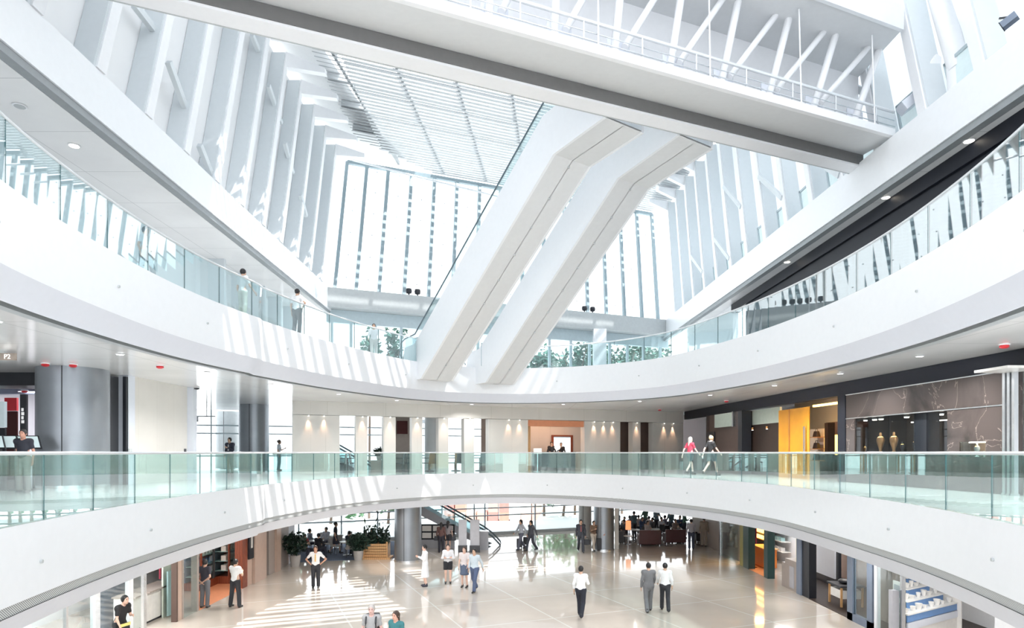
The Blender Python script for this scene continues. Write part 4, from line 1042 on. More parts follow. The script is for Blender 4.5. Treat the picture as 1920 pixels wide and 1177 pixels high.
tree(1166,58,4.4,11.2,124,'broad green tree outside, right of the white square column',13,n=1500)
tree(1214,60,4.6,10.6,70,'small green tree outside at the end of the upper window',14)
tree(742,54,5.2,10.2,56,'small green tree outside, behind the person in white on the upper balcony',15)
tree(692,54,5.2,9.4,36,'low green tree outside, left of the person in white',18,n=500)
tree(1056,56,-5.0,-1.2,120,'pale green bush outside the ground floor window by the two columns',16,'bush',900,'bushes outside the ground floor')
tree(620,50,-4.3,-2.2,90,'pale green bush outside the café window',17,'bush',700,'bushes outside the ground floor')
tree(728,50,-4.6,-3.0,40,'small pale bush outside, beside the metal column',19,'bush',400,'bushes outside the ground floor')
cols = [(.55,.22,.16),(.62,.36,.27),(.5,.18,.15),(.66,.60,.54),(.6,.30,.24)]
for k in range(5): M['cont%d'%k] = mat('container_paint_%d'%k, cols[k], .6)
for row in range(2):
    for i in range(10):
        if row == 1 and i in (2,3,6,9): continue
        X = -17+i*2.75; Y = 160
        tag(MB().box((X,Y,-12+row*2.6),(X+2.5,Y+8,-9.42+row*2.6)).build('shipping_container','cont%d'%((i*3+row*2)%5)),
            'faded shipping container across the water, '+ORD[i]+(' along the bottom row' if row==0 else ' place along the upper row'),'container','containers across the water')

# ---- stair down to the ground floor with its glass balustrade
t = thing('ground_escalator','grey escalator with glass side and dark handrail coming down towards the totem','escalator',tuple(P(912,1012,38)))
a0 = P(905,1010,37.5); a0.z = EZ+FG
def gp(u, dz, dy=0): return Vector((a0.x-11.0*u, a0.y+.2+dy, a0.z+dz+6.2*u*1.0))
MB().hexa([gp(0,0),gp(1,-.7),gp(1,-.7,1.5),gp(0,0,1.5)],[gp(0,.35),gp(1,.35),gp(1,.35,1.5),gp(0,.35,1.5)]).build('side_cladding','panelgrey',t)
for dy in (0.02,1.42): MB().hexa([gp(0,.35,dy),gp(1,.35,dy),gp(1,.35,dy+.03),gp(0,.35,dy+.03)],[gp(0,1.0,dy),gp(1,1.0,dy),gp(1,1.0,dy+.03),gp(0,1.0,dy+.03)]).build('balustrade_glass','glass2',t)
for dy in (0.03,1.43): MB().path([gp(1,1.03,dy),gp(0,1.03,dy),gp(-.05,.92,dy),gp(-.09,.7,dy),gp(-.1,.45,dy),gp(-.07,.25,dy),gp(0,.2,dy)],.05).build('handrail','dkrail',t,smooth=True)
p = P(908,1012,37); t = thing('low_cabinet','small grey cabinet at the foot of the ground floor escalator','cabinet',(p.x,36.6,0))
MB().box((p.x-.28,36.4,0),(p.x+.25,36.8,1.05)).build('body','panelgrey',t); MB().box((p.x-.3,36.38,1.05),(p.x+.27,36.82,1.09)).build('top','steel',t)
# framed posters on a low rail
t = thing('poster_rail','black frame rail holding six small framed posters, behind two standing women','poster rail',(P(820,0,37.2).x,37.2,0))
x0, x1 = P(790,0,37.2).x, P(851,0,37.2).x
fr = MB(); zb, zt = EZ+(848-1010)/F*37.2, EZ+(848-984)/F*37.2
for i in range(4): x = x0+(x1-x0)*i/3; fr.box((x-.05,37.2,zb),(x+.05,37.26,zt))
for z in (zb,(zb+zt)/2,zt): fr.box((x0-.05,37.2,z-.045),(x1+.05,37.26,z+.045))
fr.build('frame','black',t)
for i in range(3):
    for j in range(2):
        xa = x0+(x1-x0)*i/3+.05; xb_ = x0+(x1-x0)*(i+1)/3-.05; za = zb+(zt-zb)*j/2+.045; zc = zb+(zt-zb)*(j+1)/2-.045
        MB().box((xa,37.21,za),(xb_,37.24,zc)).build('poster','ceramic',t)
MB().box((x0-.05,37.2,0),(x1+.05,37.24,zb-.05)).build('skirt_panel','panelgrey',t)
# twin totem boards
for px0,px1,who in ((860,875,'nearer the escalator column'),(881.5,899,'nearer the small cabinet')):
    x0, x1 = P(px0,0,35.6).x, P(px1,0,35.6).x
    t = thing('totem_board',f'tall blank grey totem board on the ground floor, {who}','sign',((x0+x1)/2,35.6,0),'pair of grey totem boards')
    MB().box((x0,35.55,EZ+(848-1022)/F*35.6),(x1,35.68,EZ+(848-974)/F*35.6)).build('board','panelgrey',t)
    MB().box((x0-.03,35.5,0),(x1+.03,35.75,EZ+(848-1022)/F*35.6)).build('base','dark',t)

# ---- café on the left
struct(MB().prism([(-13.5,31.6),(-6.2,33.6),(-6.2,40.5),(-13.5,37.4)],.0,.012).build('floor_cafe','carpet'))
def cafe_table(x,y,label): 
    t = thing('cafe_table',label,'table',(x,y,.012),'café tables',local=True)
    MB().lathe((0,0,.70),[(.42,0),(.42,.03)],n=24).build('tabletop','ceramic',t); MB().lathe((0,0,0),[(.24,0),(.22,.02),(.03,.05),(.03,.70)],n=14).build('pedestal','steel',t,smooth=True)
TB = [(-12.2,33.4),(-10.7,35.0),(-8.9,34.6),(-8.0,36.6),(-10.2,37.2),(-12.3,36.4)]
TBW = ['nearest the dark plant by the wall','behind the man in the white shirt','nearest the wooden planter','behind the wooden planter by the window','at the middle of the café window','in the far corner of the café']
for (x,y),wd in zip(TB,TBW): cafe_table(x,y,'round white café table '+wd)
ci = 0
for i,(x,y) in enumerate(TB):
    for j,a in enumerate((.4,2.5,4.4)):
        chair_at((x+math.sin(a)*.72,y-math.cos(a)*.72,.012), a+math.pi if False else a+math.pi, 'pale grey café chair, '+ORD[j]+' at the table '+TBW[i],'café chairs','pot','dark',h=.86)
potplant((*P(553.5,0,31.2).xy,0),.62,1.25,.26,.55,'dark bushy plant in a grey pot beside the left wall','potted plants by the café',seed=21,n=520)
potplant((*P(672,0,33.0).xy,0),.58,1.0,.26,.50,'dark bushy plant in a grey pot beside the wooden planter','potted plants by the café',seed=22,n=480)
xa, xb_ = P(681,0,33.4).x, P(728,0,33.4).x
t = thing('wooden_planter','slatted wooden planter bench with dark plants beside the metal column','planter',((xa+xb_)/2,33.6,0))
mb = MB()
for i in range(5): mb.box((xa,33.3,.12+i*.14),(xb_,33.34,.23+i*.14))
mb.box((xa,33.34,.1),(xa+.05,34.0,.82)); mb.box((xb_-.05,33.34,.1),(xb_,34.0,.82)); mb.box((xa,33.96,.1),(xb_,34,.82)); mb.build('slat','wood',t)
MB().box((xa-.1,33.15,.0),(xb_+.15,34.05,.1)).build('base','wood',t)
for x in (xa,xb_-.08): MB().box((x,33.25,.1),(x+.08,33.33,.9)).build('post','wood',t)
rnd = random.Random(5); mb = MB()
for _ in range(420):
    p = Vector((rnd.uniform(xa,xb_),33.7+rnd.gauss(0,.15),.8+abs(rnd.gauss(0,.42)))); s = rnd.uniform(.05,.12)
    u = Vector((rnd.gauss(0,.5),rnd.gauss(0,.5),rnd.gauss(.6,.5))).normalized(); v = u.cross(Vector((rnd.gauss(0,1),rnd.gauss(0,1),.1))).normalized()
    mb.add([p-u*s*1.6,p-v*s*.5,p+u*s*1.6,p+v*s*.5],[(0,1,2,3)])
mb.build('foliage','leaf',t)

# ---- lounge on the right
def sofa(px0,px1,Y,m,label,hh=.82,dp=.85,rz=0):
    x0, x1 = P(px0,0,Y).x, P(px1,0,Y).x; wd = x1-x0
    t = thing('lounge_sofa',label,'sofa',((x0+x1)/2,Y,0),'sofas in the lounge',rz,local=True); a = wd/2
    MB().box((-a,0,.08),(a,.16,hh)).build('backrest',m,t,bevel=.04)
    MB().box((-a+.14,.16,.10),(a-.14,dp,.42)).build('seat',m,t,bevel=.04)
    for s in (-1,1): MB().box((s*a,.16,.08),(s*(a-.14),dp,.62)).build('arm',m,t,bevel=.03)
    for sx in (-1,1):
        for y in (.08,dp-.08): MB().tube((sx*(a-.08),y,0),(sx*(a-.08),y,.1),.025).build('leg','steel',t)
    return t
sofa(1199,1240,38.0,'leather','maroon leather sofa seen from behind, left of the pair in the lounge',.93)
sofa(1248,1287,38.8,'leather','maroon leather sofa seen from behind, right of the pair in the lounge',.88)
sofa(1159,1173,38.8,'dleather','black leather armchair beside the orange lamp',.78)
sofa(1305,1324,39.5,'dleather','low black sofa beside the standing man in dark trousers',.55)
p = P(1178,0,38.6); t = thing('side_table','small round white side table carrying the orange lamp','table',(p.x,p.y,0))
MB().lathe((p.x,p.y,.5),[(.28,0),(.28,.03)],n=24).build('tabletop','ceramic',t); MB().lathe((p.x,p.y,0),[(.2,0),(.18,.02),(.03,.04),(.03,.5)],n=14).build('pedestal','steel',t)
t = thing('table_lamp','table lamp with a tall orange shade on the white side table','lamp',(p.x,p.y,.53))
MB().lathe((p.x,p.y,.53),[(.1,0),(.1,.02),(.015,.04),(.015,.42)],n=14).build('base','steel',t); MB().lathe((p.x,p.y,.9),[(.17,0),(.155,.52),(.14,.52),(.15,.02)],n=20).build('lamp_shade','shade',t,smooth=True)
for i,(px,Y) in enumerate(((1188,40.5),(1208,42.5),(1226,40.8),(1246,42.5),(1266,41.5),(1180,43.5),(1232,44.5))):
    p = P(px,0,Y); t = thing('lounge_table','round white lounge table, '+ORD[i]+' behind the maroon sofas','table',(p.x,p.y,0),'tables in the lounge',local=True)
    MB().lathe((0,0,.66),[(.38,0),(.38,.03)],n=20).build('tabletop','ceramic',t); MB().lathe((0,0,0),[(.2,0),(.03,.04),(.03,.66)],n=12).build('pedestal','dark',t)
cidx = 0
for i,(px,Y,rz) in enumerate(((1164,41.2,0),(1196,41.5,1),(1214,41.0,2.2),(1236,41.6,-1),(1256,41,.5),(1276,42,2),(1170,44,-.6),(1200,44.2,1.4),(1222,43.6,.2),(1250,44.0,2.8))):
    p = P(px,0,Y); chair_at((p.x,p.y,0),rz,'dark lounge chair, '+ORD[i]+' among the seated crowd','dark chairs in the lounge','dleather','dark',h=.85)
tag(gbox('partition_post',P(1152.5,0,37).x,36.9,P(1159.5,0,37).x,37.05,FG,-2.7,'ceramic'),'slim white upright post at the edge of the lounge','post')
struct(gbox('wall_lounge',11.6,32.6,11.75,41.2,FG,-2.6,'taupe'))
struct(gbox('wall_lounge_end',13.0,41,14,46,FG,-2.6,'taupe'))

# ---- shops along the right of the ground floor (front on x = 11.25)
struct(facobj('wall_ground_right', lambda px: onRG(px)+Vector((4.2,0)), 1340, 1990, FG, -2.6, 'white', .0, .2))
def rpanel(name,p0,p1,h0,h1,m,d0,d1,label=None,cat=None,parent=None):
    o = facobj(name,onRG,p0,p1,h0,h1,m,d0,d1,parent)
    if label: tag(o,label,cat)
    elif parent is None: struct(o)
    return o
def yb(px): return onRG(px).y
def pl(X):
    def f(px): k=(px-CX)/F; return Vector((X, X/k))
    return f
rpanel('window_6',1351,1383,FG,-2.7,'shopglass',0,.04); rpanel('trim_29',1349,1351,FG,-2.6,'steel',-.02,.08)
struct(facobj('wall_shop_pale',pl(12.4),1340,1389,FG,-2.6,'lip',0,.1))
rpanel('trim_30',1387,1394,FG,-2.6,'olive',0,.3); rpanel('trim_31',1394,1404,FG,-2.6,'dkgreen',-.02,.3); rpanel('trim_32',1433,1440,FG,-2.6,'dkgreen',-.02,.3)
# warm shop
struct(facobj('wall_warm_shop',pl(13.4),1386,1442,FG,-2.6,'gold',0,.1))
w0, w1 = pl(12.4)(1403), pl(12.4)(1437)
struct(MB().prism([(11.27,yb(1404)),(11.27,yb(1434)),(13.4,pl(13.4)(1434).y),(13.4,pl(13.4)(1404).y)],0,.02).build('floor_warm_shop','terracotta'))
arealight('warm_shop_light',(12.3,pl(12.3)(1420).y,EZ-2.7),1.0,1.0,95,(1,.55,.15))
t = thing('shop_counter','orange wooden counter in the warm-lit shop','counter',(12.3,pl(12.3)(1420).y,0))
facobj('body',pl(12.0),1409,1433,FG+.05,FG+.92,'orange',0,.6,t); facobj('counter_top',pl(11.96),1408,1434,FG+.92,FG+.97,'wood',0,.66,t)
t = thing('display_rack','tall rack of glowing amber goods in the warm-lit shop','rack',(13.2,pl(13.2)(1422).y,0))
facobj('frame',pl(13.25),1408,1433,FG,FG+2.7,'darkbrown',0,.12,t)
for i in range(5):
    facobj('shelf',pl(13.0),1409,1432,FG+1.0+i*.32,FG+1.03+i*.32,'gold',0,.22,t)
    mb = MB()
    for j in range(6): fac(mb,pl(13.05),1410+j*3.7,1412.4+j*3.7,FG+1.03+i*.32,FG+1.2+i*.32,0,.1)
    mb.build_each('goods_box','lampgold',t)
p = pl(11.6)(1411); t = thing('shop_sign_board','dark red sign board with pale script at the warm shop door','sign',(p.x,p.y,0))
facobj('board',pl(11.6),1403.5,1417,FG+1.2,FG+2.0,'sign_red',0,.05,t); MB().tube((p.x+.02,p.y,0),(p.x+.02,p.y,1.2),.02).build('pole','steel',t); MB().lathe((p.x+.02,p.y,0),[(.2,0),(.2,.02)]).build('base','steel',t)
facobj('script_line',pl(11.59),1405.5,1415,FG+1.62,FG+1.68,'letter',-.01,0,t)
# white shelf shop
u0, u1 = pl(11.32)(1436.5), pl(13.8)(1436.5)
struct(MB().prism([(u0.x,u0.y),(u1.x,u1.y),(u1.x+.06,u1.y),(u0.x+.06,u0.y)],0,EZ-2.6).build('wall_shop_divide','white'))
struct(facobj('wall_white_shop',pl(13.8),1438,1500,FG,-2.6,'white',0,.1)); z_ = pl(12.6)(1464); arealight('white_shop_light',(12.6,z_.y,EZ-2.65),1.2,1.2,60,(1,1,1))
t = thing('wall_shelf_unit','white shelf unit with teal goods in the bright shop','shelf unit',(13.5,pl(13.5)(1455).y,0))
for i in range(4):
    facobj('shelf',pl(13.3),1441,1466,FG+.6+i*.5,FG+.63+i*.5,'ceramic',0,.45,t)
    mb = MB()
    for j in range(6): fac(mb,pl(13.4),1442+j*4,1444.6+j*4,FG+.63+i*.5,FG+.8+i*.5,0,.2)
    mb.build_each('goods_box','edge_teal' if i%2 else 'ceramic',t)
t = thing('shop_cabinet','stepped grey cabinet at the front of the bright shop','cabinet',(11.5,yb(1480),0))
rpanel('body',1465,1495,FG,-4.55,'taupe',.02,.5,parent=t); rpanel('upper_body',1471,1495,-4.55,-4.35,'taupe',.02,.5,parent=t); rpanel('front',1480,1488,FG+.1,-4.6,'panelgrey',.0,.02,parent=t)
rpanel('trim_33',1488,1494.5,-4.9,-2.6,'yellow',.1,.2); rpanel('trim_34',1494.5,1503,FG,-2.6,'bluegrey',-.03,.2); rpanel('trim_35',1503,1516,FG,-2.6,'black',.02,.3)
# white framed wall board and brown floor shop
struct(MB().prism([(11.25,yb(1516)),(11.25,yb(1640)),(15.4,yb(1640)),(15.4,pl(15.4)(1516).y)],0,.015).build('floor_brown_shop','darkbrown'))
t = thing('white_board_panel','large white panel in a black frame beside the brown shop floor','panel',(13.2,pl(13.2)(1540).y,0))
facobj('panel',pl(13.25),1519,1565,FG+.35,-2.7,'lip',0,.06,t); facobj('frame',pl(13.31),1512,1572,FG,-2.6,'black',0,.12,t)
struct(facobj('wall_brown_shop',pl(14.6),1560,1660,FG,-2.6,'tan',0,.1))
z_ = pl(12.8)(1580); arealight('brown_shop_light',(12.8,z_.y,EZ-2.65),1.6,1.6,60,(1,.92,.85))
q = pl(12.1)(1583); t = thing('display_table','small wooden-legged table with a dark top beside the blue-grey door frame','table',(12.1,q.y,0))
MB().box((11.7,q.y-.5,.72),(12.6,q.y+.5,.78)).build('tabletop','dark',t)
for x in (11.75,12.5):
    for y in (q.y-.45,q.y+.4): MB().box((x,y,0),(x+.06,y+.06,.72)).build('leg','wood',t)
MB().box((11.8,q.y-.4,.3),(12.5,q.y+.4,.6)).build('drawer','ceramic',t)
tag(MB().ball((12.1,q.y,.87),.2,.25,.09).build('leather_bag','black',smooth=True),'black soft bag lying on the small table','bag')
t = thing('door_frame','blue-grey framed glass shop door, half open','door',(11.2,yb(1615),0))
rpanel('jamb',1591,1601,FG,-2.6,'bluegrey',-.05,.08,parent=t); rpanel('jamb',1628,1638,FG,-2.6,'bluegrey',-.05,.08,parent=t); rpanel('threshold',1591,1638,FG,FG+.25,'bluegrey',-.05,.08,parent=t); rpanel('pane',1601,1628,FG+.25,-2.6,'shopglass',0,.03,parent=t)
t = thing('ceiling_light_panel','row of white light panels above the framed shop door','light panel',(12.4,yb(1615),EZ-2.7))
for i in range(3): facobj('diffuser',pl(13.2),1592+i*14,1603+i*14,-2.95,-2.65,'lampw',0,.4,t)
rpanel('trim_36',1640,1645,FG,-2.6,'mullw',-.02,.1); rpanel('window_7',1646,1692,FG,-2.6,'shopglass',0,.03); rpanel('trim_37',1690,1694,FG,-2.6,'steel',-.04,.06)
t = thing('shop_pillar','taupe half-height pillar behind the shop glass','pillar',(12.2,yb(1660),0)); facobj('body',pl(12.2),1648,1672,FG,FG+1.9,'taupe',0,.4,t); facobj('upper_body',pl(12.2),1648,1672,FG+1.9,-2.6,'cream',0,.4,t)
t = thing('notice_stand','white notice stand with two framed sheets beside the blue counter','notice stand',(11.5,yb(1677),0))
rpanel('post',1668,1684,FG,-3.8,'ceramic',.1,.14,parent=t); rpanel('notice',1671,1682,-4.25,-3.9,'panelgrey',.08,.1,parent=t); rpanel('notice',1671,1682,-4.75,-4.4,'panelgrey',.08,.1,parent=t)
tag(rpanel('tall_bin',1682,1690,-5.5,-4.0,'panelgrey',-.25,-.06),'narrow dark grey bin beside the blue counter','bin')
# stepped blue display counter with cups
A0 = Vector((11.42,18.45)); dv = Vector((.855,.52)); nv = Vector((-.52,.855)); LN = 2.9
t = thing('display_counter','stepped blue and white food display counter at the right','counter',(A0.x,A0.y,0))
def cbox(u0,u1,v0,v1,z0,z1):
    q = [A0+dv*u0+nv*v0, A0+dv*u1+nv*v0, A0+dv*u1+nv*v1, A0+dv*u0+nv*v1]
    return MB().hexa([(p.x,p.y,z0) for p in q],[(p.x,p.y,z1) for p in q])
cbox(0,LN,.02,.40,0,.42).build('base','ceramic',t); cbox(0,LN,.0,.05,.42,.62).build('front_rail','lip',t); cbox(LN,LN+.05,-.1,.5,0,1.05).build('end_panel','ceramic',t)
CT = []
for i in range(4):
    z = .88+.23*i; v = .34*i; ua = .66*i
    cbox(ua,LN-.12*i,v,v+.36,z-.04,z).build('shelf','ceramic',t)
    cbox(ua,LN-.12*i,v+.02,v+.05,z-.24,z-.04).build('riser','blue',t)
    cbox(ua+.02,LN-.12*i,v+.2,v+.3,0,z-.04).build('support','ceramic',t); CT.append((v+.16,z,ua,LN-.12*i))
cup0 = None
for i,(v,z,ua,ln) in enumerate(CT):
    for j in range(8-2*i):
        u = ua+.2+j*(ln-ua-.35)/max(1,7.2-2*i)+((j*5+i)%3-1)*.03; p = A0+dv*u+nv*v
        lab = 'white cup, '+ORD[j]+' from the steel post on the '+['lowest','second','third','top'][i]+' blue counter step'
        if cup0 is None:
            cup0 = tag(MB().lathe((0,0,0),[(.05,0),(.075,.08),(.085,.12),(.07,.12),(.06,.03)],n=14).build('cup','ceramic',smooth=True),lab,'cup','cups on the blue counter'); cup0.location = (p.x,p.y,z)
        else:
            c = cup0.copy(); COL.objects.link(c); c.location = (p.x,p.y,z); c['label'] = lab; c.scale = (.8+.2*((i+j)%3),)*2+(.8+.35*((i*2+j)%3),)
struct(MB().box((13.5,15.0,0),(13.6,17.9,2.2)).build('wall_counter_side','white'))
arealight('counter_light',(12.3,18.0,EZ-2.7),1.5,1.5,40,(1,1,1))
# ---- shops along the left of the ground floor (front on x = -11)
def lpanel(name,p0,p1,h0,h1,m,d0,d1,label=None,cat=None,parent=None):
    o = facobj(name,onLG,p0,p1,h0,h1,m,d0,d1,parent)
    if label: tag(o,label,cat)
    elif parent is None: struct(o)
    return o
def yl(px): return onLG(px).y
def lx(X,px): return X*F/(px-CX)
struct(gbox('wall_ground_left',-15.3,8,-15.1,33,FG,-2.6,'white'))
arealight('left_shop_light',(-13,17.5,EZ-2.7),2.5,6,260,(1,1,1))
lpanel('window_8',60,265,FG,-2.6,'shopglass',0,.03); lpanel('trim_38',122,126,FG,-2.6,'steel',-.03,.05); lpanel('trim_39',176,186,FG,-2.6,'mullw',-.03,.1); lpanel('trim_40',241,248,FG,-2.6,'mullw',-.03,.1); lpanel('trim_41',268,273,FG,-2.6,'steel',-.03,.06)
t = thing('shop_display_wall','blue-grey display wall behind the person in the apron','display wall',(-12.6,lx(-12.6,215),0)); MB().box((-12.8,lx(-12.8,178),0),(-12.7,lx(-12.8,241),2.6)).build('back_board','bluegrey',t); MB().box((-12.69,lx(-12.7,180),2.2),(-12.5,lx(-12.7,240),2.3)).build('light_strip','lampw',t); MB().box((-12.69,lx(-12.7,180),1.5),(-12.45,lx(-12.7,240),1.54)).build('shelf','ceramic',t)
t = thing('service_counter','long white shop counter behind the glass at the left','counter',(-12,yl(300),0))
ya,yb_ = lx(-11.8,276),lx(-11.8,329); MB().box((-12.4,ya,0.08),(-11.8,yb_,1.0)).build('body','ceramic',t); MB().box((-12.45,ya-.03,1.0),(-11.7,yb_+.03,1.05)).build('counter_top','taupe',t); MB().box((-12.3,ya+.03,0),(-11.85,yb_-.03,.08)).build('plinth','dark',t)
t = thing('service_counter','short white shop counter beside the steel shop post','counter',(-12,yl(258),0)); ya,yb_ = lx(-11.8,249),lx(-11.8,266); MB().box((-12.4,ya,0),(-11.8,yb_,1.0)).build('body','ceramic',t); MB().box((-12.45,ya-.03,1.0),(-11.7,yb_+.03,1.05)).build('counter_top','taupe',t)
t = thing('wall_shelf_unit','bright white shelf wall with small goods behind the long counter','shelf unit',(-14.6,yl(300),0))
ya,yb_ = lx(-14.7,246),lx(-14.7,335)
for i in range(5):
    MB().box((-15.0,ya,.7+i*.42),(-14.65,yb_,.73+i*.42)).build('shelf','ceramic',t)
    mb = MB()
    for j in range(13): mb.box((-14.9,ya+.2+j*.36,.73+i*.42),(-14.7,ya+.4+j*.36,.9+i*.42))
    mb.build_each('goods_box',('pot','tan','ceramic')[i%3],t)
t = thing('red_sign','dark red stepped sign board standing on the long white counter','sign',(-12,lx(-12,315),1.05)); MB().box((-12.0,lx(-12,298),1.25),(-11.95,lx(-12,312),1.62)).build('board','sign_red',t); MB().box((-12.0,lx(-12,310),1.5),(-11.95,lx(-12,329),1.9)).build('board','sign_red',t); MB().box((-11.99,lx(-12,311),1.05),(-11.96,lx(-12,312),1.3)).build('foot','steel',t)
t = thing('counter_display','small beige goods display on the long white counter','display',(-12.1,lx(-12.1,318),1.05)); MB().box((-12.2,lx(-12.1,308),1.05),(-12.04,lx(-12.1,327),1.25)).build('tray','pot',t)
lpanel('trim_42',329.5,332,FG,-2.6,'brown',-.03,.15); lpanel('trim_43',333,341,FG,-2.6,'tan',0,.15); lpanel('trim_44',341,343,FG,-2.6,'taupe',-.03,.1)
lpanel('window_9',344,369,FG,-2.6,'shopglass',0,.03); lpanel('partition_panel',345,368,FG,-2.6,'pvc',.7,.75,'pale green frosted partition behind the shop glass','partition')
lpanel('blue_curtain',346,367,FG+.05,-4.0,'edge_teal',.55,.6,'teal cloth panel low behind the shop glass','cloth')
# dark timber shop with glazed cabinets
struct(MB().box((-13.9,lx(-13.9,350),0),(-13.8,lx(-13.9,470),EZ-2.6)).build('wall_timber_shop','dark'))
struct(MB().prism([(-11.0,yl(371)),(-11.0,yl(463)),(-13.8,lx(-13.8,463)),(-13.8,lx(-13.8,371))],0,.015).build('floor_timber_shop','terracotta'))
lpanel('trim_45',454,463,FG,-2.6,'redwood',-.02,.3); lpanel('trim_46',369,372,FG,-2.6,'taupe',-.02,.2)
def cabinet(X,p0,p1,label,ups,rows,kind):
    y0,y1 = lx(X,p0),lx(X,p1); t = thing('glazed_cabinet',label,'cabinet',(X-.3,(y0+y1)/2,0.015))
    MB().box((X-.7,y0,.015),(X,y1,.32)).build('base','redwood',t); MB().box((X-.7,y0,2.75),(X,y1,2.92)).build('cornice','redwood',t)
    MB().box((X-.7,y0,.32),(X-.66,y1,2.75)).build('back_board','bluegrey',t)
    for px in ups: MB().box((X-.06,lx(X,px)-.05,.32),(X,lx(X,px)+.05,2.75)).build('upright','redwood' if px in (ups[0],ups[-1]) else 'dark',t)
    MB().box((X-.05,y0,.32),(X-.03,y1,2.75)).build('pane','shopglass',t)
    for i in range(rows):
        h = .55+i*.40; MB().box((X-.64,y0,h),(X-.1,y1,h+.02)).build('shelf','edge_teal',t)
        mb = MB(); n = int((y1-y0)/.26)
        for j in range(n):
            if kind == 'bottle': mb.tube((X-.25,y0+.15+j*.26,h+.02),(X-.25,y0+.15+j*.26,h+.25),.05,.035,n=8)
            else: mb.box((X-.4,y0+.06+j*.26,h+.02),(X-.2,y0+.22+j*.26,h+.24))
        mb.build_each('bottle' if kind == 'bottle' else 'goods_box',('ceramic','blue')[i%2] if kind == 'bottle' else 'ceramic',t)
cabinet(-12.4,378,424,'tall red-wood glazed cabinet with small bottles behind the man in navy',(378,402,424),5,'bottle')
cabinet(-11.9,431,454,'tall red-wood glazed cabinet with pale goods behind the man in white',(431,454),5,'goods')
arealight('timber_shop_light',(-11.7,lx(-11.7,410),EZ-2.7),.8,2.5,22,(1,.85,.7))
lpanel('trim_47',463.5,472.5,FG,-2.6,'tan',0,.3); t = thing('poster_case','tall black poster case with a white sheet on the tan wall','poster',(-10.95,yl(468),0)); lpanel('frame',464,472.5,-4.45,-2.65,'black',-.08,-.01,parent=t); lpanel('sheet',466.8,469.5,-4.0,-2.9,'ceramic',-.1,-.085,parent=t)
lpanel('wall_tan',473,495,FG,-2.6,'tan',-.12,.3); struct(gbox('trim_48',-11.4,yl(496),-11.2,yl(504),FG,-2.6,'dark')); lpanel('trim_49',504,515,FG,-2.6,'taupe',0,.2); lpanel('trim_50',515,523,FG,-2.6,'tan',-.1,.2); lpanel('trim_51',523,545,FG,-2.6,'taupe',.1,.3)
lpanel('trim_52',545,556,FG,-2.6,'lip',.1,.3)
t = thing('ceiling_light_panel','pair of white light panels in the shop ceiling at the left','light panel',(-12.6,yl(300),EZ-2.65))
for a,b in ((276,296),(300,322)): MB().box((-13.2,yl(a),EZ-2.66),(-12.2,yl(b),EZ-2.62)).build('diffuser','lampw',t)
# general lighting hung below the lower balcony
for x,y,e in ((-9.5,26,60),(-9.5,34,60),(0,38,60),(9.7,34,60),(9.7,24,60),(9.6,16,40),(-9.6,16,40)):
    pass
# ------------------------------------------------------------------ people
def nets(fn, lo, hi, res):
    lo = np.array(lo, float); hi = np.array(hi, float)
    n = np.maximum(4, np.ceil((hi-lo)/res).astype(int))
    ax = [lo[i]+res*np.arange(n[i]+1) for i in range(3)]
    Xg, Yg, Zg = np.meshgrid(*ax, indexing='ij')
    d = fn(Xg, Yg, Zg)
    ins = d < 0
    c = [(i,j,k) for i in (0,1) for j in (0,1) for k in (0,1)]
    def sl(a,o): return a[o[0]:a.shape[0]-1+o[0], o[1]:a.shape[1]-1+o[1], o[2]:a.shape[2]-1+o[2]]
    cnt = sum(sl(ins,o).astype(int) for o in c); mask = (cnt > 0) & (cnt < 8)
    pos = np.zeros(mask.shape+(3,)); num = np.zeros(mask.shape)
    for a in c:
        for axis in range(3):
            if a[axis]: continue
            b = list(a); b[axis] = 1
            da, db = sl(d,a), sl(d,b); cr = (da < 0) != (db < 0)
            with np.errstate(divide='ignore', invalid='ignore'): t = np.where(cr, da/(da-db), 0)
            for q in range(3):
                pos[...,q] += np.where(cr, a[q]+(t if q == axis else 0), 0)
            num += cr
    idx = -np.ones(mask.shape, int); m = np.argwhere(mask); idx[mask] = np.arange(len(m))
    V = (m+pos[mask]/num[mask][:,None])*res+lo
    Fs = []
    for axis in range(3):
        u, v = [(1,2),(2,0),(0,1)][axis]
        e0 = [slice(None)]*3; e1 = [slice(None)]*3
        e0[axis] = slice(0,-1); e1[axis] = slice(1,None)
        A, B = ins[tuple(e0)], ins[tuple(e1)]
        cr = A != B
        P_ = np.argwhere(cr)
        ok = (P_[:,u] > 0) & (P_[:,v] > 0) & (P_[:,u] < mask.shape[u]) & (P_[:,v] < mask.shape[v])
        P_ = P_[ok]; fl = A[tuple(P_.T)]
        def g(du,dv):
            Q = P_.copy(); Q[:,u] -= du; Q[:,v] -= dv; return idx[tuple(Q.T)]
        q = np.stack([g(1,1),g(0,1),g(0,0),g(1,0)],1)
        q[~fl] = q[~fl][:,::-1]
        Fs.append(q)
    Fq = np.concatenate(Fs); Fq = Fq[(Fq >= 0).all(1)]
    return V, Fq
def cap(X,Y,Z,a,b,ra,rb,sy=1.0):
    a = np.array(a,float); b = np.array(b,float); a[1]/=sy; b[1]/=sy
    Yq = Y/sy
    ab = b-a; L = max(1e-9,(ab**2).sum())
    t = np.clip(((X-a[0])*ab[0]+(Yq-a[1])*ab[1]+(Z-a[2])*ab[2])/L,0,1)
    return (np.sqrt((X-a[0]-t*ab[0])**2+(Yq-a[1]-t*ab[1])**2+(Z-a[2]-t*ab[2])**2)-(ra+(rb-ra)*t))*min(1,sy*1.15)
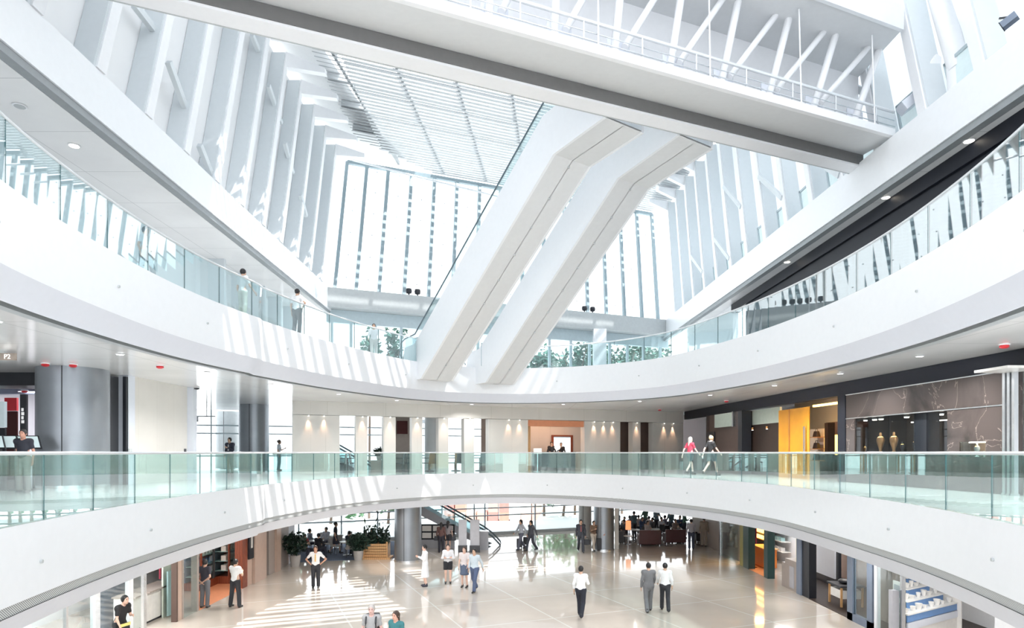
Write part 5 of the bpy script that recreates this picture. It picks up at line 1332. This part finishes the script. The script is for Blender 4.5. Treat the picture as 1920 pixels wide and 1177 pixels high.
def ell(X,Y,Z,c,r):
    k = np.sqrt(((X-c[0])/r[0])**2+((Y-c[1])/r[1])**2+((Z-c[2])/r[2])**2)
    return (k-1)*min(r)
def smin(a,b,k=.03):
    h = np.clip(.5+.5*(b-a)/k,0,1); return b+(a-b)*h-k*h*(1-h)
_mc = {}
def cm_(col, rough=.75, nm='cloth'):
    key = (nm,)+tuple(col)
    if key not in _mc: _mc[key] = mat('%s_%d' % (nm,len(_mc)), col, rough, var=.06, scale=25)
    return _mc[key]
def mesh_obj(name, VF, mats, parent, smooth=True, extra=None):
    V, Fq = VF
    v = [tuple(x) for x in V.tolist()]; f = [tuple(x) for x in Fq.tolist()]; mi = [0]*len(f)
    if extra:
        for k,(ev,ef) in extra:
            o = len(v); v += [tuple(x) for x in ev]; f += [tuple(i+o for i in q) for q in ef]; mi += [k]*len(ef)
    me = bpy.data.meshes.new(name); me.from_pydata(v,[],f)
    for m in mats: me.materials.append(m)
    me.polygons.foreach_set('material_index', mi); me.polygons.foreach_set('use_smooth',[smooth]*len(f)); me.update()
    o = bpy.data.objects.new(name, me); COL.objects.link(o); o.parent = parent
    return o
HAIRC = {'black':(.012,.011,.012),'brown':(.055,.03,.02),'grey':(.5,.47,.45),'blond':(.45,.33,.2)}
def person(loc, rz, label, arms=('down','down'), legs='stand', top=(.8,.8,.8), sleeve='short', bottom='trousers', bcol=(.03,.03,.035), hair='short', hcol='black',
           skin=(.62,.40,.29), shoe=(.02,.02,.02), sc=1.0, res=.024, lean=0, jacket=False, group=None, tie=None):
    t = thing('person', label, 'person', loc, group, rz, local=True); t.scale = (sc,)*3
    dz = -.43 if legs == 'sit' else 0
    def up(p):    # lean the upper body about the hip
        x,y,z = p; k = z-.95; c_, s_ = math.cos(lean), math.sin(lean)
        return (x, y*c_-k*s_, .95+y*s_+k*c_+dz)
    AP = {'down':((.235,.03,1.12),(.245,-.04,.88)),'fold':((.25,-.10,1.13),(-.05,-.235,1.17)),'hip':((.40,.10,1.16),(.205,-.02,.99)),'back':((.275,.14,1.13),(.035,.185,.95)),
          'phone':((.235,-.08,1.14),(.09,-.28,1.24)),'fwd':((.235,-.12,1.14),(.24,-.28,.98)),'rear':((.24,.16,1.14),(.25,.22,.90)),'ear':((.30,-.12,1.22),(.13,-.10,1.55)),'table':((.25,-.12,1.12),(.16,-.36,1.12))}
    if legs == 'walk': LG = [((.095,-.17,.52),(.10,-.24,.09)),((-.095,.05,.51),(-.10,.33,.14))]
    elif legs == 'walk2': LG = [((.095,.05,.51),(.10,.33,.14)),((-.095,-.17,.52),(-.10,-.24,.09))]
    elif legs == 'sit': LG = [((.12,-.43,.50),(.12,-.38,.08)),((-.12,-.43,.50),(-.12,-.38,.08))]
    elif legs == 'wide': LG = [((.15,-.01,.50),(.19,.02,.08)),((-.15,-.01,.50),(-.19,.02,.08))]
    else: LG = [((.10,-.02,.50),(.105,.03,.08)),((-.10,-.02,.50),(-.105,.03,.08))]
    hips = [(.09,0,.93+dz),(-.09,0,.93+dz)]
    sh = [up((.165,0,1.40)),up((-.165,0,1.40))]
    el = []; wr = []
    for i,s in enumerate((1,-1)):
        e,w_ = AP[arms[i]]; el.append(up((s*e[0],e[1],e[2]))); wr.append(up((s*w_[0],w_[1],w_[2])))
    hd = up((0,-.025,1.60)); nk0 = up((0,.01,1.42)); nk1 = up((0,-.015,1.54)); chest = up((0,0,1.28)); belly = up((0,0,1.06)); pel = (0,0,.95+dz)
    hdv = []
    for i in range(2):
        v_ = np.array(wr[i])-np.array(el[i]); hdv.append(v_/np.linalg.norm(v_))
    palm = [tuple(np.array(wr[i])+hdv[i]*.07) for i in range(2)]
    def torso(X,Y,Z,o,waist=True):
        d = cap(X,Y,Z,belly,chest,.128+o,.146+o,.66)
        d = smin(d, cap(X,Y,Z,sh[0],sh[1],.068+o,.068+o,.9),.06)
        if waist: d = smin(d, cap(X,Y,Z,(.045,0,pel[2]-.02),(-.045,0,pel[2]-.02),.125+o,.125+o,.78),.07)
        return d
    def legsd(X,Y,Z,o,r0=.082,r1=.052,r2=.038,full=True):
        d = None
        for i in range(2):
            k,a_ = LG[i]
            x = smin(cap(X,Y,Z,hips[i],k,r0+o,r1+o), cap(X,Y,Z,k,a_,r1+o,r2+o) if full else 1e3*np.ones_like(X),.02)
            d = x if d is None else np.minimum(d,x)
        return d
    def fbody(X,Y,Z):
        d = torso(X,Y,Z,0)
        d = smin(d, legsd(X,Y,Z,0),.03)
        for i in range(2):
            d = smin(d, cap(X,Y,Z,sh[i],el[i],.047,.036),.03); d = np.minimum(d, cap(X,Y,Z,el[i],wr[i],.037,.024))
            d = smin(d, cap(X,Y,Z,wr[i],palm[i],.026,.03,.8),.015)
            a_ = LG[i][1]; d = smin(d, cap(X,Y,Z,(a_[0],a_[1]+.02,a_[2]-.04),(a_[0],a_[1]-.13,a_[2]-.05),.032,.026),.02)
        d = smin(d, cap(X,Y,Z,nk0,nk1,.058,.052),.03)
        d = smin(d, ell(X,Y,Z,(hd[0],hd[1],hd[2]+.02),(.077,.096,.105)),.02)
        d = smin(d, ell(X,Y,Z,(hd[0],hd[1]-.035,hd[2]-.055),(.055,.058,.062)),.03)
        d = smin(d, cap(X,Y,Z,(hd[0],hd[1]-.088,hd[2]+.012),(hd[0],hd[1]-.108,hd[2]-.018),.010,.014),.012)
        for s in (1,-1): d = np.minimum(d, ell(X,Y,Z,(hd[0]+s*.079,hd[1]+.012,hd[2]),(.014,.022,.032)))
        return d
    xs = [p[0] for p in wr+el+palm]+[l[1][0] for l in LG]; ys = [p[1] for p in wr+el+palm]+[l[1][1] for l in LG]+[l[0][1] for l in LG]
    lo = (min(xs)-.14,min(ys)-.2,-.02); hi = (max(xs)+.14,max(ys)+.2,hd[2]+.17)
    hi = (max(hi[0],.3),max(hi[1],.22),hi[2]); lo = (min(lo[0],-.3),min(lo[1],-.28,hd[1]-.16),lo[2])
    body = nets(fbody, lo, hi, res)
    extra = []
    # face: eyes, brows, mouth; five fingers on each hand
    for s in (1,-1):
        b = MB().ball((hd[0]+s*.031,hd[1]-.083,hd[2]+.018),.012,.010,.008,n=8,m=4); extra.append((1,(b.v,b.f)))
        b = MB().box((hd[0]+s*.018,hd[1]-.097,hd[2]+.034),(hd[0]+s*.046,hd[1]-.084,hd[2]+.040)); extra.append((1,(b.v,b.f)))
    b = MB().ball((hd[0],hd[1]-.092,hd[2]-.052),.024,.010,.007,n=8,m=4); extra.append((2,(b.v,b.f)))
    for i,s in enumerate((1,-1)):
        w_ = Vector(palm[i]); dd = Vector(hdv[i]); sd_ = dd.cross(Vector((s,0,0)))
        sd_ = Vector((0,1,0)) if sd_.length < .2 else sd_.normalized()
        cu_ = Vector((-s,0,0)) if abs(dd.x) < .8 else Vector((0,-1,0))
        for k,(of,ln) in enumerate(((-.024,.066),(-.008,.078),(.008,.074),(.024,.058))):
            p0 = w_+sd_*of+dd*.012; p1 = p0+dd*ln*.55; p2 = p1+(dd*.8+cu_*.6).normalized()*ln*.45
            f_ = MB().path([p0,p1,p2],.0085,n=5); extra.append((0,(f_.v,f_.f)))
        p0 = w_-dd*.03+sd_*-.026; p1 = p0+(sd_*-.8+dd).normalized()*.035; p2 = p1+(dd+cu_*.3).normalized()*.03
        f_ = MB().path([p0,p1,p2],.0095,n=5); extra.append((0,(f_.v,f_.f)))
    mesh_obj('body', body, [cm_(skin,.55,'skin'),cm_((.02,.015,.012),.4,'eye'),cm_((.45,.2,.17),.5,'lip')], t, extra=extra)
    # upper garment
    def ftop(X,Y,Z):
        d = torso(X,Y,Z,.018 if not jacket else .026)
        for i in range(2):
            d = smin(d, cap(X,Y,Z,sh[i],el[i],.062,.050),.03)
            if sleeve == 'long': d = smin(d, cap(X,Y,Z,el[i],wr[i],.050,.036),.02)
        if sleeve == 'short':
            for i in range(2):
                e_ = np.array(el[i]); s_ = np.array(sh[i]); v_ = (e_-s_)/np.linalg.norm(e_-s_); cut = s_+(e_-s_)*.72
                side = (X-cut[0])*v_[0]+(Y-cut[1])*v_[1]+(Z-cut[2])*v_[2]
                near = (1 if i == 0 else -1)*X-.13
                d = np.where((near > 0) & (side > -.02), np.maximum(d, side), d)
        zc = (.80 if jacket else .93)+dz
        d = np.maximum(d, zc-Z)
        d = np.maximum(d, -(cap(X,Y,Z,(nk0[0],nk0[1]-.03,nk0[2]+.06),(nk1[0],nk1[1]-.03,nk1[2]+.2),.068,.09)))
        return d
    ob = mesh_obj('jacket' if jacket else 'shirt', nets(ftop,(lo[0],lo[1],.70+dz),(hi[0],hi[1],sh[0][2]+.14),res), [cm_(top)], t)
    if tie:
        b = MB().hexa([up((-.03,-.13,1.10)),up((.03,-.13,1.10)),up((.03,-.115,1.10)),up((-.03,-.115,1.10))],[up((-.022,-.125,1.40)),up((.022,-.125,1.40)),up((.022,-.10,1.40)),up((-.022,-.10,1.40))])
        o = b.build('tie', cm_(tie), t); o.matrix_parent_inverse = Matrix()
    # lower garment
    if bottom in ('trousers','jeans'):
        def fb(X,Y,Z):
            d = smin(legsd(X,Y,Z,.02,.082,.056,.050), cap(X,Y,Z,(.045,0,pel[2]-.02),(-.045,0,pel[2]-.02),.140,.140,.78),.05)
            return np.maximum(np.maximum(d, Z-(1.0+dz)), -(Z-.055))
        z0, nm = .03, 'trousers'
    elif bottom == 'shorts':
        def fb(X,Y,Z):
            d = smin(legsd(X,Y,Z,.028,.085,.07,.05), cap(X,Y,Z,(.045,0,pel[2]-.02),(-.045,0,pel[2]-.02),.142,.142,.78),.05)
            return np.maximum(np.maximum(d, Z-(1.0+dz)), (.62+dz)-Z)
        z0, nm = .55+dz, 'shorts'
    else:
        ln = .52 if bottom == 'skirt' else .36
        def fb(X,Y,Z):
            d = np.minimum(cap(X,Y,Z,(0,0,.97+dz),(0,0,ln),.140,.205,.85), legsd(X,Y,Z,.02))
            return np.maximum(np.maximum(d, Z-(1.0+dz)), (ln+.02+dz*.3)-Z)
        z0, nm = ln-.1, 'skirt'
    mesh_obj(nm, nets(fb,(lo[0],lo[1],z0),(hi[0],hi[1],1.08+dz),res), [cm_(bcol)], t)
    # hair
    hm = cm_(HAIRC[hcol],.5,'hair')
    def fh(X,Y,Z):
        d = ell(X,Y,Z,(hd[0],hd[1]+.012,hd[2]+.030),(.090,.106,.112))
        d = np.maximum(d, -ell(X,Y,Z,(hd[0],hd[1]-.085,hd[2]-.035),(.085,.075,.10)))
        d = np.maximum(d, (hd[2]-.06)-Z)
        if hair == 'long': d = smin(d, cap(X,Y,Z,(hd[0],hd[1]+.07,hd[2]+.02),(hd[0],hd[1]+.10,hd[2]-.26),.075,.06,.6),.03)
        if hair == 'bun': d = smin(d, ell(X,Y,Z,(hd[0],hd[1]+.10,hd[2]+.05),(.045,.045,.045)),.02)
        return d
    mesh_obj('hair', nets(fh,(hd[0]-.13,hd[1]-.13,hd[2]-.36 if hair == 'long' else hd[2]-.1),(hd[0]+.13,hd[1]+.2,hd[2]+.17),min(res,.02)), [hm], t)
    for i in range(2):
        a_ = LG[i][1]
        def fs(X,Y,Z): return np.maximum(smin(cap(X,Y,Z,(a_[0],a_[1]+.025,a_[2]-.035),(a_[0],a_[1]-.15,a_[2]-.045),.045,.036),cap(X,Y,Z,(a_[0],a_[1]+.01,a_[2]-.03),(a_[0],a_[1]+.01,a_[2]+.04),.045,.045),.02), (a_[2]-.08)-Z)
        mesh_obj('shoe', nets(fs,(a_[0]-.09,a_[1]-.24,a_[2]-.12),(a_[0]+.09,a_[1]+.11,a_[2]+.12),.02), [cm_(shoe,.4,'shoe')], t)
    return t
def GF(px,py): p = G(px,py,FG); return (p.x,p.y,0.0)
def at1(px,Y): return ((px-CX)/F*Y, Y, EZ+FL1)
R_ = math.radians
W_ = (.82,.83,.84); BK = (.025,.027,.034)
# ground floor, walking and standing
person(GF(441,1138),R_(165),'person in white shirt and black trousers standing back to us before the red-wood cabinet',('fwd','phone'),'wide',W_,'short','trousers',BK,sc=1.0)
person(GF(384,1139),R_(175),'person in navy polo and grey trousers with hands clasped behind the back',('back','back'),'stand',(.035,.035,.05),'short','trousers',(.14,.145,.16),skin=(.55,.34,.25))
person((*P(224,0,17.3).xy,0),R_(75),'person in black top and yellow-trimmed apron bending at the shop glass on the left',('phone','fwd'),'stand',(.015,.015,.018),'short','trousers',BK,lean=.25,skin=(.7,.45,.35))
person(GF(592,1102),R_(8),'person in white shirt with yellow lanyard, hands on hips, facing us',('hip','hip'),'stand',W_,'short','trousers',BK,tie=(.75,.5,.2),hcol='brown',skin=(.55,.3,.2))
person(GF(797,1099),R_(-70),'person in long white coat and dark boots looking at a phone',('phone','phone'),'stand',(.86,.87,.89),'long','dress',(.86,.87,.89),shoe=(.04,.04,.06),skin=(.78,.52,.42),jacket=True)
person(GF(840,1094),R_(5),'person in pale blouse and black shorts with folded arms',('fold','fold'),'stand',(.78,.78,.80),'long','shorts',(.02,.02,.025),hair='long',skin=(.78,.52,.42),sc=.97)
person(GF(871,1101),R_(-15),'person in white top with dark bag strap and blue skirt, beside the person in jeans',('fwd','down'),'stand',(.75,.68,.68),'short','skirt',(.10,.13,.20),hair='long',hcol='brown',skin=(.75,.5,.4),sc=.97)
person(GF(890,1109),R_(-25),'person in pale blue shirt and jeans walking towards us beside the blue skirt',('rear','down'),'walk',(.58,.66,.72),'long','jeans',(.08,.11,.20),sc=1.0)
person(GF(827,1036),R_(178),'person in brown top and black trousers looking at the framed posters',('down','down'),'stand',(.10,.05,.045),'long','trousers',(.02,.02,.03),hair='long',sc=.97)
person(GF(840,1034),R_(170),'person in grey striped top and black shorts looking at the framed posters',('down','down'),'stand',(.22,.20,.21),'short','shorts',(.02,.02,.025),hair='long',skin=(.5,.33,.26),sc=1.0)
person(GF(977,1031),R_(-60),'person in pale grey top and dark trousers walking with a small suitcase',('rear','fwd'),'walk',(.45,.48,.54),'long','trousers',(.10,.11,.15),hair='long')
person(GF(996,1033),R_(-55),'person in dark coat walking behind the one in pale grey',('rear','down'),'walk2',(.06,.065,.08),'long','trousers',(.04,.045,.06),hair='long',jacket=True)
person(GF(1089,1035),R_(0),'person in dark suit carrying a black briefcase towards us',('down','down'),'walk',(.035,.04,.055),'long','trousers',(.04,.045,.06),jacket=True,sc=1.05,tie=(.3,.1,.1))
person(GF(1113,1032),R_(20),'person in brown jacket and pale trousers, between the suit and the suitcase',('down','phone'),'walk2',(.20,.13,.09),'long','trousers',(.55,.5,.44),sc=.98)
person(GF(1137,1031),R_(-60),'person in grey jacket leaning towards a dark suitcase by the column',('fwd','down'),'stand',(.33,.36,.37),'long','trousers',(.32,.33,.34),skin=(.6,.32,.25))
person(GF(1089,1157),R_(160),'person in white shirt and black trousers striding away across the floor',('down','phone'),'walk',W_,'long','trousers',(.015,.018,.03),sc=1.0)
person(GF(1216,1148),R_(178),'person in grey suit walking away from us',('down','fwd'),'walk2',(.155,.16,.17),'long','trousers',(.15,.155,.165),jacket=True,sc=1.0)
person(GF(1247,1146),R_(170),'person in white shirt and black trousers walking beside the grey suit',('fwd','down'),'walk',W_,'long','trousers',BK,sc=.98)
person((*P(697,0,16.1).xy,0),R_(0),'pale-haired person in grey shirt wearing dark backpack straps, lowest in the picture',('down','down'),'walk',(.42,.42,.43),'short','trousers',(.2,.2,.2),hcol='grey',skin=(.75,.5,.45),res=.02)
person((*P(743,0,15.8).xy,0),R_(-30),'person with dark hair in a teal top, cut off below',('down','down'),'walk2',(.05,.20,.22),'short','trousers',(.05,.05,.06),hair='long',hcol='brown',skin=(.75,.42,.32),sc=.95,res=.02)
person(GF(1296,1029),R_(170),'person in pale checked shirt and dark trousers standing at the right end of the sofas',('down','fwd'),'stand',(.42,.42,.48),'long','trousers',(.06,.07,.11),sc=1.0)
person(GF(1320,1024),R_(150),'person in brown coat standing behind the low black sofa',('down','down'),'stand',(.30,.25,.20),'long','trousers',(.3,.26,.22),jacket=True)
# mezzanine
person(at1(431,30.5),R_(-12),'person in dark suit and white shirt standing between the two lobby columns',('phone','down'),'stand',(.04,.045,.07),'long','trousers',(.06,.07,.08),jacket=True,tie=(.6,.6,.6),sc=1.0)
person(at1(523,36),R_(100),'person in white top and teal trousers by the bright lobby window',('phone','down'),'stand',(.7,.75,.8),'short','trousers',(.12,.35,.42),hair='bun',hcol='brown',sc=1.0)
person(at1(44,16.2),R_(10),'person in black shirt and grey trousers facing us beside the large grey column',('down','rear'),'stand',(.012,.014,.025),'short','trousers',(.20,.19,.18),skin=(.42,.22,.16),sc=.93)
person(at1(1294,29.2),R_(115),'person in red jacket with white cap and pale trousers walking by the dark shops',('rear','fwd'),'walk',(.62,.06,.11),'short','shorts',(.05,.07,.08),hair='long',hcol='grey',skin=(.7,.55,.5))
person(at1(1333,28.2),R_(110),'person in black T-shirt and dark shorts walking by the dark shops',('rear','fwd'),'walk2',(.012,.013,.016),'short','shorts',(.04,.06,.07),hcol='blond',skin=(.75,.52,.45),sc=1.02)
c = back(1034,1.9); person((c.x,c.y,EZ+FL1),0,'person in black standing behind the reception desk, left of the lamp',('table','table'),'stand',(.02,.02,.025),'long','trousers',BK,sc=.95,res=.03)
c = back(1052,2.0); person((c.x,c.y,EZ+FL1),0,'person in black standing behind the reception desk, right of the lamp',('table','table'),'stand',(.02,.02,.025),'long','trousers',BK,hair='long',sc=.93,res=.03)
# upper balcony
def at2(px,Y): return ((px-CX)/F*Y, Y, EZ+4.12)
person(at2(455,19.9),R_(150),'person in pale top standing with back to us at the left upper balustrade',('down','fwd'),'stand',(.55,.62,.64),'short','trousers',(.45,.5,.45),sc=.92)
person(at2(557,22.6),R_(165),'person in white shirt and dark skirt with back to us at the left upper balustrade',('down','hip'),'stand',W_,'short','trousers',(.08,.09,.10),hair='bun',sc=.96)
person(at2(701,28.5),R_(10),'person in white shirt standing before the green trees at the upper balustrade',('fwd','fwd'),'stand',(.85,.80,.82),'long','trousers',(.6,.58,.56),sc=.93)
person(at2(272,15.6),R_(80),'person whose dark hair shows above the left upper handrail',('down','down'),'walk',(.7,.74,.78),'short','trousers',(.4,.42,.45),sc=.80)
# café guests
CG = [(548,34.6,'table',(.5,.5,.55),'long',.6,'in the far left corner of the café, pale jacket'),(580,35.6,'table',(.20,.24,.29),'long',2.2,'with grey shirt before the café window'),(571,33.4,'phone',(.30,.05,.06),'short',1.0,'in dark red top behind the wall plant'),
      (597,33.6,'table',(.02,.02,.025),'long',2.8,'with long dark hair behind the white shirt'),(612,36.4,'table',(.5,.52,.58),'long',-.4,'in pale blouse by the café window'),(655,34.6,'table',(.03,.035,.05),'short',2.9,'in black beside the pot plant'),
      (697,36.0,'phone',(.03,.03,.03),'short',.3,'in dark top behind the wooden planter'),(685,35.2,'table',(.4,.38,.38),'short',-.6,'in grey top behind the wooden planter'),(702,34.6,'table',(.35,.08,.08),'short',3.0,'in red top closest to the wooden planter')]
for px,Y,a,col,sl_,rz,wd in CG:
    person((*P(px,0,Y).xy,.012),rz,'seated café guest '+wd,(a,a),'sit',col,sl_,'trousers',(.05,.05,.07),hair=random.choice(['short','long']),res=.034,group='seated café guests')
person((*P(629,0,35.0).xy,.012),R_(100),'person in black dress walking through the café',('down','down'),'walk',(.02,.02,.03),'short','skirt',(.03,.03,.045),hair='bun',res=.03)
# lounge crowd
LC = [(1157,41.5),(1171,42.5),(1181,43.2),(1189,41.6),(1197,43.6),(1204,42.2),(1210,44.4),(1217,42.8),(1224,41.9),(1231,43.8),(1240,42.2),(1247,43.4),(1258,42.3),(1266,41.0),(1275,43.2),(1283,41.6),(1214,40.0),(1170,40.6)]
LCC = [((.16,.22,.26),'slate'),((.7,.72,.76),'white'),((.28,.26,.36),'mauve'),((.10,.17,.2),'dark teal'),((.35,.28,.26),'brown'),((.07,.11,.2),'navy'),((.08,.16,.12),'dark green'),((.5,.46,.46),'beige'),((.06,.06,.07),'black')]
for i,(px,Y) in enumerate(LC):
    col,cn = LCC[i % 9]
    nth = 'nearer' if i < 9 else 'farther'
    st = i % 3 == 0
    person((*P(px,0,Y).xy,0),random.uniform(-3,3),f"{'standing' if st else 'seated'} lounge guest in {cn}, {ORD[i]} among the crowd behind the sofas",('table','phone'),'stand' if st else 'sit',col,'long','trousers',(.05,.055,.07),hair=random.choice(['short','long']),res=.036,group='guests in the lounge')
# things carried or pulled along
def case(loc, wd, dp, h, m, label, rz=0):
    t = thing('suitcase',label,'suitcase',loc,None,rz,local=True)
    MB().box((-wd/2,-dp/2,.05),(wd/2,dp/2,h)).build('shell',m,t,bevel=.03)
    for s in (-1,1): MB().tube((s*wd*.35,-dp*.3,.03),(s*wd*.35,dp*.3,.03),.03,n=10).build('wheel','black',t)
    MB().path([(-wd*.25,dp*.3,h),(-wd*.25,dp*.3,h+.35),(wd*.25,dp*.3,h+.35),(wd*.25,dp*.3,h)],.012).build('handle','steel',t)
g = GF(974,1027); case(g,.34,.22,.55,'dark','small dark suitcase pulled by the walker in pale grey')
g = GF(985.5,1022); case(g,.3,.22,.5,'black','small black suitcase between the two walkers')
g = GF(1126,1032); case(g,.42,.28,.72,'black','tall black suitcase in front of the metal lounge column')
def bag(loc, wd, dp, h, m, label, strap=.25):
    t = thing('handbag',label,'bag',loc,local=True)
    MB().hexa([(-wd/2,-dp/2,0),(wd/2,-dp/2,0),(wd/2,dp/2,0),(-wd/2,dp/2,0)],[(-wd*.42,-dp*.35,h),(wd*.42,-dp*.35,h),(wd*.42,dp*.35,h),(-wd*.42,dp*.35,h)]).build('body',m,t,bevel=.02)
    MB().path([(-wd*.3,0,h),(-wd*.22,0,h+strap),(wd*.22,0,h+strap),(wd*.3,0,h)],.011).build('strap',m,t)
g = G(1089,1035,FG); bag((g.x+.33,g.y-.05,.42),.36,.12,.30,'black','black briefcase in the hand of the person in the dark suit',.1)
g = G(840,1034,FG); bag((g.x+.27,g.y+.05,.62),.34,.16,.30,'black','black handbag of the person in the striped top',.3)
g = G(827,1036,FG); bag((g.x-.27,g.y+.05,.68),.26,.14,.24,'black','black handbag of the person in the brown top',.3)
g = P(697,0,16.1); t = thing('backpack','dark backpack worn by the person with pale hair','backpack',(g.x,g.y+.19,1.02),local=True)
MB().box((-.16,-.05,0),(.16,.12,.44)).build('body','dark',t,bevel=.04)
for s in (-1,1): MB().path([(s*.11,-.04,.42),(s*.125,-.16,.455),(s*.125,-.27,.40),(s*.125,-.315,.28),(s*.13,-.30,.12)],.022).build('strap','dark',t,smooth=True)
g = P(224,0,17.3); 
t = thing('apron','black apron with a yellow band on the person at the shop glass','apron',(g.x,g.y,.45),None,R_(75),local=True)
MB().hexa([(-.17,-.19,0),(.17,-.19,0),(.17,-.16,0),(-.17,-.16,0)],[(-.15,-.19,.5),(.15,-.19,.5),(.15,-.165,.5),(-.15,-.165,.5)]).build('skirt_panel','black',t); MB().box((-.17,-.20,.42),(.17,-.165,.5)).build('band','yellow',t)
